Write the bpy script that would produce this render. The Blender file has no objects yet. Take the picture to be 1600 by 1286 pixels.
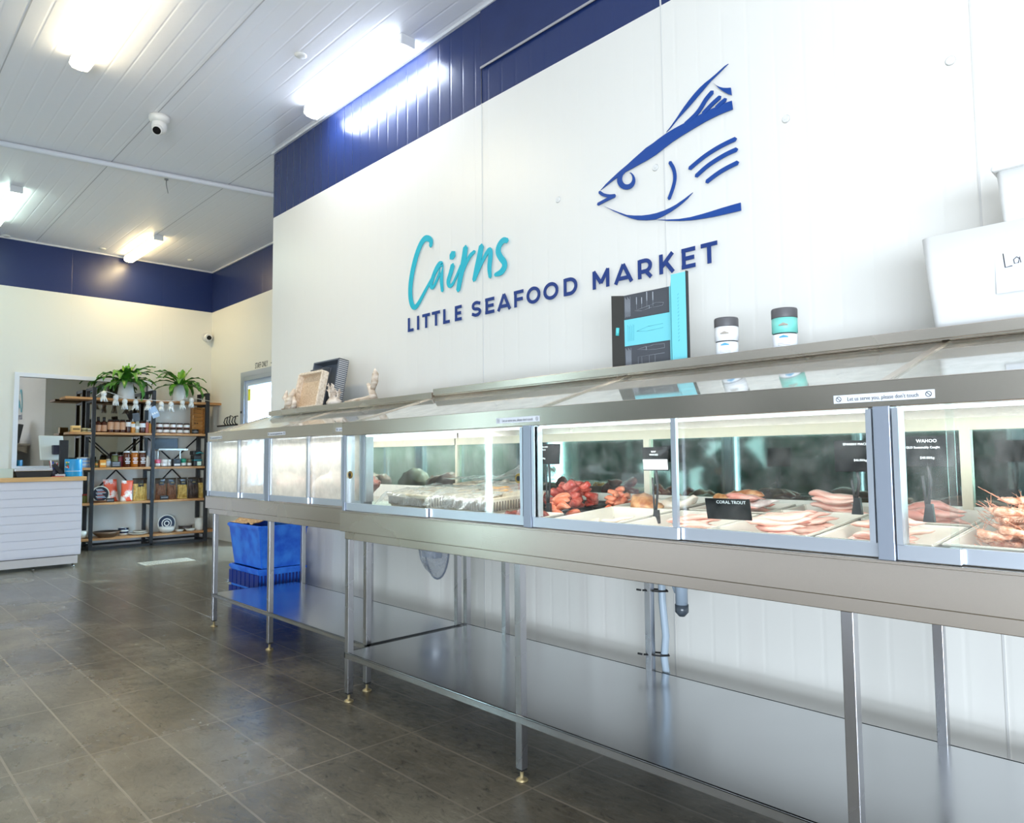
import bpy, bmesh, math, random
import numpy as np
from mathutils import Vector, Matrix, noise
from mathutils.geometry import tessellate_polygon
random.seed(7)
SC = bpy.context.scene
COL = SC.collection
PI = math.pi

# ------------------------------------------------------------------ camera
FPX, YAW, PIT, ROL, CH = 1114.0, math.radians(46.17), math.radians(3.68), math.radians(-0.505), 1.21
_F = Vector((-math.sin(YAW)*math.cos(PIT), math.cos(YAW)*math.cos(PIT), math.sin(PIT)))
_R0 = Vector((math.cos(YAW), math.sin(YAW), 0)); _U0 = _R0.cross(_F)
_R = _R0*math.cos(ROL)+_U0*math.sin(ROL); _U = -_R0*math.sin(ROL)+_U0*math.cos(ROL)
cam_d = bpy.data.cameras.new('camera'); cam = bpy.data.objects.new('camera', cam_d); COL.objects.link(cam)
cam.matrix_world = Matrix(((_R.x, _U.x, -_F.x, 0), (_R.y, _U.y, -_F.y, 0), (_R.z, _U.z, -_F.z, CH), (0, 0, 0, 1)))
cam_d.sensor_fit = 'HORIZONTAL'; cam_d.sensor_width = 36; cam_d.lens = FPX*36/1600
cam_d.clip_start = 0.05; cam_d.clip_end = 200
SC.camera = cam

def at(u, v, ax, val):
    "point of the place seen at photo position (u, v) that lies on the plane ax = val"
    d = _F + _R*((u-800)/FPX) - _U*((v-643)/FPX)
    i = 'xyz'.index(ax); o = (0, 0, CH)
    return Vector(o) + d*((val-o[i])/d[i])

# ------------------------------------------------------------------ view, world and daylight
SC.view_settings.view_transform = 'Standard'; SC.view_settings.look = 'None'
SC.view_settings.exposure = 0.62; SC.view_settings.gamma = 1.0
SC.view_settings.use_curve_mapping = False
SC.cycles.use_denoising = True
try: SC.cycles.denoiser = 'OPENIMAGEDENOISE'
except Exception: pass
SC.cycles.max_bounces = 10; SC.cycles.transparent_max_bounces = 16; SC.cycles.glossy_bounces = 5
SC.cycles.diffuse_bounces = 4; SC.cycles.caustics_reflective = False; SC.cycles.caustics_refractive = False
SC.cycles.sample_clamp_indirect = 6.0
W = bpy.data.worlds.new('sky'); SC.world = W; W.use_nodes = True
W.node_tree.nodes['Background'].inputs[0].default_value = (0.80, 0.90, 1.0, 1)
W.node_tree.nodes['Background'].inputs[1].default_value = 1.6

def area(name, loc, rot, sx, sy, power, col):
    l = bpy.data.lights.new(name, 'AREA'); l.shape = 'RECTANGLE'; l.size = sx; l.size_y = sy
    l.energy = power; l.color = col
    o = bpy.data.objects.new(name, l); COL.objects.link(o); o.location = loc; o.rotation_euler = rot
    return o
# daylight entering through the shop front behind the viewer, plus an added low fill
area('daylight_shopfront', (2.9, -2.95, 0.78), (math.radians(96), 0, math.radians(22)), 4.4, 1.45, 400, (0.77, 0.88, 1.0))
area('low_fill_strip', (-3.4, -2.95, .27), (math.radians(93), 0, 0), 7.2, .46, 11, (0.80, 0.88, 1.0))  # added strip light near the floor, lifts the apron and the wall beneath
area('daylight_doorway', (-7.55, -2.95, 1.5), (PI/2, 0, 0), .14, 2.7, 26, (0.66, 0.95, 1.0))

# ------------------------------------------------------------------ materials
MATS = {}
def newmat(name):
    m = bpy.data.materials.new(name); m.use_nodes = True
    nt = m.node_tree; b = nt.nodes['Principled BSDF']
    return m, nt, b
def rgb(c):
    "sRGB 0-255 to linear"
    return tuple(((x/255)/12.92 if x/255 <= 0.04045 else ((x/255+0.055)/1.055)**2.4) for x in c)+(1,)
def mat(name, c, rough=0.5, metal=0.0, spec=0.5, emit=0, ecol=None, trans=0, ior=1.45, coat=0, sss=0):
    if name in MATS: return MATS[name]
    m, nt, b = newmat(name)
    b.inputs['Base Color'].default_value = rgb(c); b.inputs['Roughness'].default_value = rough
    b.inputs['Metallic'].default_value = metal; b.inputs['Specular IOR Level'].default_value = spec
    if emit: b.inputs['Emission Strength'].default_value = emit; b.inputs['Emission Color'].default_value = rgb(ecol or c)
    if trans: b.inputs['Transmission Weight'].default_value = trans; b.inputs['IOR'].default_value = ior
    if coat: b.inputs['Coat Weight'].default_value = coat; b.inputs['Coat Roughness'].default_value = 0.08
    if sss: b.inputs['Subsurface Weight'].default_value = sss; b.inputs['Subsurface Radius'].default_value = (0.01, 0.005, 0.003)
    MATS[name] = m
    return m
def N(nt, t, **kw):
    n = nt.nodes.new(t)
    for k, v in kw.items():
        if k.startswith('i_'):
            key = k[2:]; key = int(key) if key.isdigit() else key.replace('_', ' ')
            n.inputs[key].default_value = v
        else: setattr(n, k, v)
    return n
def ramp(nt, stops):
    r = nt.nodes.new('ShaderNodeValToRGB'); e = r.color_ramp.elements
    while len(e) < len(stops): e.new(0.5)
    for el, (p, c) in zip(e, stops):
        el.position = p; el.color = c if len(c) == 4 else tuple(c)+(1,)
    return r
def g(v): return (v, v, v, 1)
def noisy(name, c1, c2, scale=8, rough=(0.4, 0.6), bump=0.0, stretch=(1, 1, 1), metal=0, detail=4, spec=0.5, lo=0.35, hi=0.65, sss=0, coat=0):
    if name in MATS: return MATS[name]
    m, nt, b = newmat(name); L = nt.links.new
    tc = N(nt, 'ShaderNodeTexCoord'); mp = N(nt, 'ShaderNodeMapping'); mp.inputs['Scale'].default_value = stretch
    nz = N(nt, 'ShaderNodeTexNoise', i_Scale=scale, i_Detail=detail)
    L(tc.outputs['Object'], mp.inputs[0]); L(mp.outputs[0], nz.inputs['Vector'])
    r = ramp(nt, [(lo, rgb(c1)), (hi, rgb(c2))]); L(nz.outputs['Fac'], r.inputs[0]); L(r.outputs[0], b.inputs['Base Color'])
    rr = N(nt, 'ShaderNodeMapRange'); rr.inputs['To Min'].default_value = rough[0]; rr.inputs['To Max'].default_value = rough[1]
    L(nz.outputs['Fac'], rr.inputs['Value']); L(rr.outputs[0], b.inputs['Roughness'])
    b.inputs['Metallic'].default_value = metal; b.inputs['Specular IOR Level'].default_value = spec
    if sss: b.inputs['Subsurface Weight'].default_value = sss; b.inputs['Subsurface Radius'].default_value = (0.01, 0.004, 0.003)
    if coat: b.inputs['Coat Weight'].default_value = coat; b.inputs['Coat Roughness'].default_value = 0.1
    if bump:
        bp = N(nt, 'ShaderNodeBump'); bp.inputs['Strength'].default_value = bump; bp.inputs['Distance'].default_value = 0.01
        L(nz.outputs['Fac'], bp.inputs['Height']); L(bp.outputs[0], b.inputs['Normal'])
    MATS[name] = m
    return m

def ribbed(name, c, axis, period, rough, strength=0.4, spec=0.5, width=0.12):
    "painted insulated panel with shallow grooves at a regular pitch along one axis"
    m, nt, b = newmat(name); L = nt.links.new
    geo = N(nt, 'ShaderNodeNewGeometry'); sx = N(nt, 'ShaderNodeSeparateXYZ'); L(geo.outputs['Position'], sx.inputs[0])
    pp = N(nt, 'ShaderNodeMath', operation='PINGPONG'); L(sx.outputs['XYZ'.index(axis)], pp.inputs[0]); pp.inputs[1].default_value = period/2
    mr = N(nt, 'ShaderNodeMapRange', interpolation_type='SMOOTHSTEP'); L(pp.outputs[0], mr.inputs['Value'])
    mr.inputs['From Min'].default_value = 0; mr.inputs['From Max'].default_value = period*width
    bp = N(nt, 'ShaderNodeBump'); bp.inputs['Strength'].default_value = strength; bp.inputs['Distance'].default_value = 0.004
    nz = N(nt, 'ShaderNodeTexNoise', i_Scale=14.0, i_Detail=3.0); L(geo.outputs['Position'], nz.inputs['Vector'])
    ad = N(nt, 'ShaderNodeMath', operation='MULTIPLY_ADD'); L(nz.outputs['Fac'], ad.inputs[0]); ad.inputs[1].default_value = 0.5; L(mr.outputs[0], ad.inputs[2])
    L(ad.outputs[0], bp.inputs['Height']); L(bp.outputs[0], b.inputs['Normal'])
    b.inputs['Base Color'].default_value = rgb(c); b.inputs['Roughness'].default_value = rough; b.inputs['Specular IOR Level'].default_value = spec
    MATS[name] = m
    return m

def steel(name, c, rough=0.28, ax=0, r2=0.14, smear=0.5):
    m, nt, b = newmat(name); L = nt.links.new
    geo = N(nt, 'ShaderNodeNewGeometry'); mp = N(nt, 'ShaderNodeMapping')
    s = [90, 90, 90]; s[ax] = 1.0; mp.inputs['Scale'].default_value = s
    L(geo.outputs['Position'], mp.inputs[0])
    nz = N(nt, 'ShaderNodeTexNoise', i_Scale=1.0, i_Detail=2.0); L(mp.outputs[0], nz.inputs['Vector'])
    nb = N(nt, 'ShaderNodeTexNoise', i_Scale=2.5, i_Detail=1.0); L(geo.outputs['Position'], nb.inputs['Vector'])
    ml = N(nt, 'ShaderNodeMath', operation='MULTIPLY_ADD'); L(nb.outputs['Fac'], ml.inputs[0]); ml.inputs[1].default_value = smear; L(nz.outputs['Fac'], ml.inputs[2])
    rr = N(nt, 'ShaderNodeMapRange'); rr.inputs['From Min'].default_value = .25; rr.inputs['From Max'].default_value = .75; rr.inputs['To Min'].default_value = rough-r2; rr.inputs['To Max'].default_value = rough+r2
    L(nb.outputs['Fac'], rr.inputs['Value']); L(rr.outputs[0], b.inputs['Roughness'])
    r = ramp(nt, [(0.3, rgb([x*0.95 for x in c])), (0.7, rgb(c))]); L(nb.outputs['Fac'], r.inputs[0]); L(r.outputs[0], b.inputs['Base Color'])
    b.inputs['Metallic'].default_value = 1
    MATS[name] = m
    return m

def glass(name, tint=(0.97, 1, 0.99), frost=0.0, spots=0.0, base=0.04, rough=0.03, fcol=(0.92, 0.95, 0.93), streak=1.0, amount=1.0):
    "thin pane: clear, reflecting by fresnel, with condensation or dirt where the noise says so"
    m, nt, b = newmat(name); L = nt.links.new; nt.nodes.remove(b); out = nt.nodes['Material Output']
    tr = N(nt, 'ShaderNodeBsdfTransparent'); tr.inputs[0].default_value = tint+(1,)
    gl = N(nt, 'ShaderNodeBsdfGlossy'); gl.inputs['Roughness'].default_value = rough; gl.inputs[0].default_value = (1, 1, 1, 1)
    # Schlick reflectance on the unsigned facing angle, alike for both faces of the thin pane
    g0 = N(nt, 'ShaderNodeNewGeometry'); dt = N(nt, 'ShaderNodeVectorMath', operation='DOT_PRODUCT'); L(g0.outputs['Normal'], dt.inputs[0]); L(g0.outputs['Incoming'], dt.inputs[1])
    ab = N(nt, 'ShaderNodeMath', operation='ABSOLUTE'); L(dt.outputs['Value'], ab.inputs[0])
    om = N(nt, 'ShaderNodeMath', operation='SUBTRACT'); om.inputs[0].default_value = 1.0; L(ab.outputs[0], om.inputs[1])
    p5 = N(nt, 'ShaderNodeMath', operation='POWER'); L(om.outputs[0], p5.inputs[0]); p5.inputs[1].default_value = 5.0
    fr = N(nt, 'ShaderNodeMath', operation='MULTIPLY_ADD'); L(p5.outputs[0], fr.inputs[0]); fr.inputs[1].default_value = .9; fr.inputs[2].default_value = .02
    ml = N(nt, 'ShaderNodeMath', operation='MULTIPLY_ADD'); L(fr.outputs[0], ml.inputs[0]); ml.inputs[1].default_value = amount; ml.inputs[2].default_value = base
    mx = N(nt, 'ShaderNodeMixShader'); L(ml.outputs[0], mx.inputs[0]); L(tr.outputs[0], mx.inputs[1]); L(gl.outputs[0], mx.inputs[2])
    last = mx
    if frost or spots:
        df = N(nt, 'ShaderNodeBsdfDiffuse'); df.inputs[0].default_value = fcol+(1,)
        tl = N(nt, 'ShaderNodeBsdfTranslucent'); tl.inputs[0].default_value = fcol+(1,)
        fm = N(nt, 'ShaderNodeMixShader'); fm.inputs[0].default_value = 0.6; L(df.outputs[0], fm.inputs[1]); L(tl.outputs[0], fm.inputs[2])
        geo = N(nt, 'ShaderNodeNewGeometry'); mp = N(nt, 'ShaderNodeMapping'); mp.inputs['Scale'].default_value = (14, 14, 14*streak)
        L(geo.outputs['Position'], mp.inputs[0])
        nz = N(nt, 'ShaderNodeTexNoise', i_Scale=1.0, i_Detail=6.0, i_Roughness=0.65); L(mp.outputs[0], nz.inputs['Vector'])
        mr = N(nt, 'ShaderNodeMapRange'); L(nz.outputs['Fac'], mr.inputs['Value'])
        mr.inputs['From Min'].default_value = 0.35; mr.inputs['From Max'].default_value = 0.75
        mr.inputs['To Min'].default_value = frost; mr.inputs['To Max'].default_value = min(1, frost+spots)
        m2 = N(nt, 'ShaderNodeMixShader'); L(mr.outputs[0], m2.inputs[0]); L(mx.outputs[0], m2.inputs[1]); L(fm.outputs[0], m2.inputs[2])
        last = m2
    L(last.outputs[0], out.inputs[0]); MATS[name] = m
    return m

def wood(name, c1, c2, ax=1, rough=0.5):
    m, nt, b = newmat(name); L = nt.links.new
    geo = N(nt, 'ShaderNodeNewGeometry'); mp = N(nt, 'ShaderNodeMapping'); s = [22, 22, 22]; s[ax] = 1.6; mp.inputs['Scale'].default_value = s
    L(geo.outputs['Position'], mp.inputs[0])
    nz = N(nt, 'ShaderNodeTexNoise', i_Scale=1.6, i_Detail=6.0); L(mp.outputs[0], nz.inputs['Vector'])
    r = ramp(nt, [(0.35, rgb(c1)), (0.65, rgb(c2))]); L(nz.outputs['Fac'], r.inputs[0]); L(r.outputs[0], b.inputs['Base Color'])
    b.inputs['Roughness'].default_value = rough; MATS[name] = m
    return m

def floor_material():
    m, nt, b = newmat('wet_slate_tiles'); L = nt.links.new
    geo = N(nt, 'ShaderNodeNewGeometry'); mp = N(nt, 'ShaderNodeMapping'); mp.inputs['Location'].default_value = (2.65, -0.02, 0)
    L(geo.outputs['Position'], mp.inputs[0])
    br = N(nt, 'ShaderNodeTexBrick', offset=0.0, offset_frequency=2, squash=1.0, squash_frequency=2)
    br.inputs['Scale'].default_value = 1; br.inputs['Brick Width'].default_value = 0.75; br.inputs['Row Height'].default_value = 0.27
    br.inputs['Mortar Size'].default_value = 0.0048; br.inputs['Mortar Smooth'].default_value = 0.2; br.inputs['Bias'].default_value = 0
    br.inputs['Color1'].default_value = g(0.0); br.inputs['Color2'].default_value = g(1.0); br.inputs['Mortar'].default_value = g(0.5)
    L(mp.outputs[0], br.inputs['Vector'])
    n1 = N(nt, 'ShaderNodeTexNoise', i_Scale=2.2, i_Detail=8.0, i_Roughness=0.65); L(geo.outputs['Position'], n1.inputs['Vector'])
    mp2 = N(nt, 'ShaderNodeMapping'); mp2.inputs['Scale'].default_value = (1, 2.2, 1); mp2.inputs['Rotation'].default_value = (0, 0, 0.5); L(geo.outputs['Position'], mp2.inputs[0])
    n2 = N(nt, 'ShaderNodeTexNoise', i_Scale=13.0, i_Detail=9.0, i_Roughness=0.75); n2.inputs['Distortion'].default_value = 1.6; L(mp2.outputs[0], n2.inputs['Vector'])
    r1 = ramp(nt, [(0.3, rgb((96, 88, 74))), (0.5, rgb((122, 114, 98))), (0.72, rgb((148, 139, 120)))]); L(n1.outputs['Fac'], r1.inputs[0])
    r2 = ramp(nt, [(0.34, g(0.45)), (0.45, g(.92)), (0.60, g(1.05)), (0.68, g(1.7))]); L(n2.outputs['Fac'], r2.inputs[0])
    mu = N(nt, 'ShaderNodeMix', data_type='RGBA', blend_type='MULTIPLY'); mu.inputs[0].default_value = 1
    L(r1.outputs[0], mu.inputs[6]); L(r2.outputs[0], mu.inputs[7])
    # tile to tile shade
    mt = N(nt, 'ShaderNodeMapRange'); mt.inputs['To Min'].default_value = 0.9; mt.inputs['To Max'].default_value = 1.08; L(br.outputs['Color'], mt.inputs['Value'])
    mu2 = N(nt, 'ShaderNodeMix', data_type='RGBA', blend_type='MULTIPLY'); mu2.inputs[0].default_value = 1
    L(mu.outputs[2], mu2.inputs[6]); L(mt.outputs[0], mu2.inputs[7])
    gr = N(nt, 'ShaderNodeMix', data_type='RGBA'); L(br.outputs['Fac'], gr.inputs[0]); L(mu2.outputs[2], gr.inputs[6]); gr.inputs[7].default_value = rgb((150, 138, 120))
    # wetness: puddled film, strongest beside the cabinet
    nw = N(nt, 'ShaderNodeTexNoise', i_Scale=1.3, i_Detail=7.0, i_Roughness=0.6); L(geo.outputs['Position'], nw.inputs['Vector'])
    sx = N(nt, 'ShaderNodeSeparateXYZ'); L(geo.outputs['Position'], sx.inputs[0])
    yr = N(nt, 'ShaderNodeMapRange'); L(sx.outputs['Y'], yr.inputs['Value']); yr.inputs['From Min'].default_value = 0.9; yr.inputs['From Max'].default_value = 1.75
    yr.inputs['To Min'].default_value = -0.06; yr.inputs['To Max'].default_value = 0.17
    aw = N(nt, 'ShaderNodeMath', operation='ADD'); L(nw.outputs['Fac'], aw.inputs[0]); L(yr.outputs[0], aw.inputs[1])
    wet = N(nt, 'ShaderNodeMapRange', interpolation_type='SMOOTHSTEP'); L(aw.outputs[0], wet.inputs['Value']); wet.inputs['From Min'].default_value = 0.38; wet.inputs['From Max'].default_value = 0.66
    dk = N(nt, 'ShaderNodeMapRange'); L(wet.outputs[0], dk.inputs['Value']); dk.inputs['To Min'].default_value = 1.0; dk.inputs['To Max'].default_value = 0.6
    fin = N(nt, 'ShaderNodeMix', data_type='RGBA', blend_type='MULTIPLY'); fin.inputs[0].default_value = 1
    L(gr.outputs[2], fin.inputs[6]); L(dk.outputs[0], fin.inputs[7]); L(fin.outputs[2], b.inputs['Base Color'])
    ro = N(nt, 'ShaderNodeMapRange'); L(wet.outputs[0], ro.inputs['Value']); ro.inputs['To Min'].default_value = 0.33; ro.inputs['To Max'].default_value = 0.16
    L(ro.outputs[0], b.inputs['Roughness']); b.inputs['Specular IOR Level'].default_value = 0.55
    bp = N(nt, 'ShaderNodeBump'); bp.inputs['Strength'].default_value = 0.22; bp.inputs['Distance'].default_value = 0.006
    sb = N(nt, 'ShaderNodeMath', operation='SUBTRACT'); L(n2.outputs['Fac'], sb.inputs[0]); L(br.outputs['Fac'], sb.inputs[1])
    L(sb.outputs[0], bp.inputs['Height']); L(bp.outputs[0], b.inputs['Normal'])
    MATS['floor'] = m
    return m

FLOOR = floor_material()
WALLW = ribbed('white_panel_wall', (232, 229, 222), 'X', 0.13, 0.35, 0.18)
WALLB = ribbed('blue_panel_band', (30, 48, 98), 'X', 0.13, 0.24, 0.3, spec=0.6)
WALLBS = noisy('blue_smooth_panel', (32, 46, 92), (35, 50, 98), 6, (0.3, 0.35), 0.05)
FARW = ribbed('cream_panel_wall', (228, 226, 216), 'Y', 1.2, 0.4, 0.3, width=0.006)
FARB = ribbed('blue_panel_far', (30, 46, 96), 'Y', 1.2, 0.3, 0.3, spec=0.6, width=0.006)
RECW = ribbed('cream_panel_recess', (228, 226, 216), 'X', 1.2, 0.4, 0.3, width=0.006)
RECB = ribbed('blue_panel_recess', (30, 46, 96), 'X', 1.2, 0.3, 0.3, spec=0.6, width=0.006)
CEIL = ribbed('white_ceiling_panel', (238, 238, 243), 'Y', 0.12, 0.4, 0.35, width=0.1)
STEEL = steel('brushed_steel', (214, 204, 192), 0.26, 0, 0.03)
STEELV = steel('brushed_steel_upright', (190, 190, 194), 0.27, 2, 0.03)
SHELFST = steel('polished_shelf_steel', (205, 208, 212), 0.20, 0, 0.05, 0.8)
ALU = mat('anodised_aluminium', (205, 212, 222), 0.32, 0.85)
ALUD = mat('shadow_gap_black', (22, 24, 28), 0.4)
GLASSC = glass('clear_door_glass', frost=0.0, spots=0.05, base=0.0)
GLASSD = glass('smeared_door_glass', frost=0.0, spots=0.10, base=0.0, streak=0.5)
GLASSF = glass('misted_door_glass', frost=0.50, spots=0.35, base=0.03, rough=0.1, streak=0.8, fcol=(0.93, 0.90, 0.82))
GLASSR = glass('roof_glass', tint=(0.93, 0.98, 0.95), frost=0.06, spots=0.22, base=0.10, streak=1.0, rough=0.05, amount=1.3)
FILM = glass('plastic_film', tint=(0.97, 0.97, 0.97), frost=0.10, spots=0.30, base=0.05, rough=0.2, amount=.6)
RUBBER = mat('black_rubber', (28, 28, 30), 0.6)
BLK = mat('black_powder_coat', (30, 31, 34), 0.45)
WHP = mat('white_plastic', (224, 223, 220), 0.35)
CRM = mat('cream_plastic', (236, 230, 218), 0.4)
TUBW = mat('tray_white', (222, 212, 198), 0.35, sss=0.05)
BLKT = mat('black_tray', (26, 27, 30), 0.3)
OAK = wood('oiled_oak', (164, 112, 62), (202, 152, 98), 1)
OAKT = wood('light_oak_top', (214, 170, 112), (232, 192, 138), 1, 0.4)
CRATEB = noisy('blue_crate_plastic', (24, 92, 212), (56, 134, 236), 9, (0.35, 0.5), 0.05)
JUTE = noisy('jute_cloth', (158, 122, 84), (206, 172, 128), 60, (0.9, 0.95), 0.6)
TEAL = mat('teal_paint', (30, 178, 196), 0.5)
NAVY = mat('navy_paint', (16, 52, 122), 0.5)
NAVY2 = mat('slate_navy_paint', (40, 70, 132), 0.5)
TXTW = mat('white_print', (238, 238, 238), 0.6)
TXTK = mat('black_print', (40, 42, 48), 0.6)

# ------------------------------------------------------------------ mesh helpers
class MB:
    def __init__(s): s.bm = bmesh.new(); s.smooth = []
    def face(s, vs, m=0, sm=False):
        try: f = s.bm.faces.new([s.bm.verts.new(v) for v in vs])
        except ValueError: return
        f.material_index = m; f.smooth = sm
    def box(s, x0, x1, y0, y1, z0, z1, m=0, bev=0.0, rot=None, piv=None):
        if x1 < x0: x0, x1 = x1, x0
        if y1 < y0: y0, y1 = y1, y0
        if z1 < z0: z0, z1 = z1, z0
        t = bmesh.new(); bmesh.ops.create_cube(t, size=1)
        for v in t.verts: v.co = Vector((x0+(v.co.x+.5)*(x1-x0), y0+(v.co.y+.5)*(y1-y0), z0+(v.co.z+.5)*(z1-z0)))
        if bev: bmesh.ops.bevel(t, geom=list(t.edges), offset=min(bev, 0.45*min(x1-x0, y1-y0, z1-z0)), segments=2, affect='EDGES', profile=0.5)
        s.merge(t, m, rot, piv, False)
    def merge(s, t, m=None, rot=None, piv=None, sm=None):
        M = Matrix.Identity(4)
        if rot is not None:
            p = Vector(piv or (0, 0, 0)); M = Matrix.Translation(p) @ rot.to_4x4() @ Matrix.Translation(-p)
        mp = {}
        for v in t.verts: mp[v.index] = s.bm.verts.new(M @ v.co)
        t.verts.index_update()
        for f in t.faces:
            try: nf = s.bm.faces.new([mp[v.index] for v in f.verts])
            except ValueError: continue
            nf.material_index = f.material_index if m is None else m
            nf.smooth = f.smooth if sm is None else sm
        t.free()
    def tube(s, pts, r, n=10, m=0, cap=True):
        pts = [Vector(p) for p in pts]; rs = r if isinstance(r, (list, tuple)) else [r]*len(pts)
        rings = []; up = None
        for i, p in enumerate(pts):
            d = (pts[min(i+1, len(pts)-1)]-pts[max(i-1, 0)]).normalized()
            if up is None:
                up = Vector((0, 0, 1)) if abs(d.z) < 0.9 else Vector((1, 0, 0))
            a = d.cross(up).normalized(); bb = a.cross(d).normalized(); up = bb
            rings.append([s.bm.verts.new(p+(a*math.cos(2*PI*k/n)+bb*math.sin(2*PI*k/n))*rs[i]) for k in range(n)])
        for i in range(len(rings)-1):
            for k in range(n):
                f = s.bm.faces.new([rings[i][k], rings[i][(k+1) % n], rings[i+1][(k+1) % n], rings[i+1][k]]); f.material_index = m; f.smooth = True
        if cap:
            for rg in (rings[0], rings[-1][::-1]):
                f = s.bm.faces.new(rg[::-1]); f.material_index = m
    def lathe(s, prof, c=(0, 0, 0), n=20, m=0, mats=None, sx=1, sy=1):
        "prof: (radius, z) from bottom to top"
        rings = []
        for r, z in prof:
            if r < 1e-6: rings.append([s.bm.verts.new((c[0], c[1], c[2]+z))])
            else: rings.append([s.bm.verts.new((c[0]+sx*r*math.cos(2*PI*k/n), c[1]+sy*r*math.sin(2*PI*k/n), c[2]+z)) for k in range(n)])
        for i in range(len(rings)-1):
            a, b = rings[i], rings[i+1]; mi = mats[i] if mats else m
            for k in range(n):
                q = [a[k % len(a)], a[(k+1) % len(a)], b[(k+1) % len(b)], b[k % len(b)]]
                q = [v for j, v in enumerate(q) if v not in q[:j]]
                if len(q) > 2:
                    f = s.bm.faces.new(q); f.material_index = mi; f.smooth = True
    def prism(s, pts, off, m=0):
        "closed outline (any simple polygon of 3-D points) pushed along off"
        pts = [Vector(p) for p in pts]; off = Vector(off); n = len(pts)
        a = [s.bm.verts.new(p) for p in pts]; b = [s.bm.verts.new(p+off) for p in pts]
        for t in tessellate_polygon([pts]):
            for L_, rev in ((a, False), (b, True)):
                vs = [L_[i] for i in t]
                try:
                    f = s.bm.faces.new(vs[::-1] if rev else vs); f.material_index = m
                except ValueError: pass
        for i in range(n):
            f = s.bm.faces.new([a[i], b[i], b[(i+1) % n], a[(i+1) % n]]); f.material_index = m
    def build(s, name, mats, parent=None, org=None, **kw):
        me = bpy.data.meshes.new(name)
        o = bpy.data.objects.new(name, me); COL.objects.link(o)
        P = ORG.get(parent, Vector((0, 0, 0))) if parent else Vector((0, 0, 0))
        O = Vector(org) if org is not None else P
        if O.length: bmesh.ops.translate(s.bm, verts=list(s.bm.verts), vec=-O)
        bmesh.ops.recalc_face_normals(s.bm, faces=list(s.bm.faces))
        s.bm.to_mesh(me); s.bm.free()
        for m in (mats if isinstance(mats, (list, tuple)) else [mats]): me.materials.append(m)
        if parent: o.parent = parent; o.location = O-P
        else: o.location = O
        ORG[o] = O
        tag(o, **kw)
        return o
ORG = {}
def tag(o, label=None, cat=None, group=None, kind=None):
    if label: o['label'] = label
    if cat: o['category'] = cat
    if group: o['group'] = group
    if kind: o['kind'] = kind
def thing(name, loc, label, cat, group=None):
    o = bpy.data.objects.new(name, None); COL.objects.link(o); o.location = loc; o.empty_display_size = 0.05
    ORG[o] = Vector(loc); tag(o, label, cat, group)
    return o
def dup(root, loc=None, rot=None, label=None, group=None, scale=None):
    r = root.copy(); COL.objects.link(r)
    if loc is not None: r.location = loc
    if rot is not None: r.rotation_euler = rot
    if scale is not None: r.scale = scale
    if label: r['label'] = label
    if group: r['group'] = group
    for ch in list(root.children):
        c = ch.copy(); COL.objects.link(c); c.parent = r
        for gg in list(ch.children):
            d = gg.copy(); COL.objects.link(d); d.parent = c
    return r
def text_bm(s, size, ext=0.0006):
    "letters in the XY plane, centred, as a bmesh"
    cu = bpy.data.curves.new('t', 'FONT'); cu.body = s; cu.size = size; cu.extrude = ext; cu.align_x = 'CENTER'; cu.align_y = 'CENTER'; cu.resolution_u = 2
    o = bpy.data.objects.new('t', cu); COL.objects.link(o)
    me = o.to_mesh(); t = bmesh.new(); t.from_mesh(me); o.to_mesh_clear(); bpy.data.objects.remove(o); bpy.data.curves.remove(cu)
    return t
FRONT = Matrix.Rotation(PI/2, 3, 'X')            # text that faces -y
FACEX = Matrix.Rotation(PI/2, 3, 'Z') @ FRONT     # text that faces +x
def add_text(mb, s, size, loc, rot=FRONT, m=0, ext=0.0006, sx=1.0):
    t = text_bm(s, size, ext)
    for v in t.verts: v.co.x *= sx; v.co = rot @ v.co + Vector(loc)
    mb.merge(t, m, sm=False)
def stroke(pts, w, n=1, cap=.4):
    "outline of a stroke in 2-D; w is a width or list of widths"
    pts = [Vector((p[0], p[1])) for p in pts]; ws = w if isinstance(w, (list, tuple)) else [w]*len(pts)
    for _ in range(n):       # chaikin smoothing
        q = [pts[0]]; qw = [ws[0]]
        for i in range(len(pts)-1):
            q += [pts[i]*.75+pts[i+1]*.25, pts[i]*.25+pts[i+1]*.75]; qw += [ws[i]*.75+ws[i+1]*.25, ws[i]*.25+ws[i+1]*.75]
        q.append(pts[-1]); qw.append(ws[-1]); pts, ws = q, qw
    l, r = [], []
    for i, p in enumerate(pts):
        d = (pts[min(i+1, len(pts)-1)]-pts[max(i-1, 0)]); d = d.normalized() if d.length else Vector((1, 0))
        nrm = Vector((-d.y, d.x))*ws[i]/2; l.append(p+nrm); r.append(p-nrm)
    d = (pts[-1]-pts[-2]).normalized(); e = [pts[-1]+d*ws[-1]*cap] if cap else []
    d0 = (pts[0]-pts[1]).normalized(); s0 = [pts[0]+d0*ws[0]*cap] if cap else []
    return l+e+r[::-1]+s0

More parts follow.
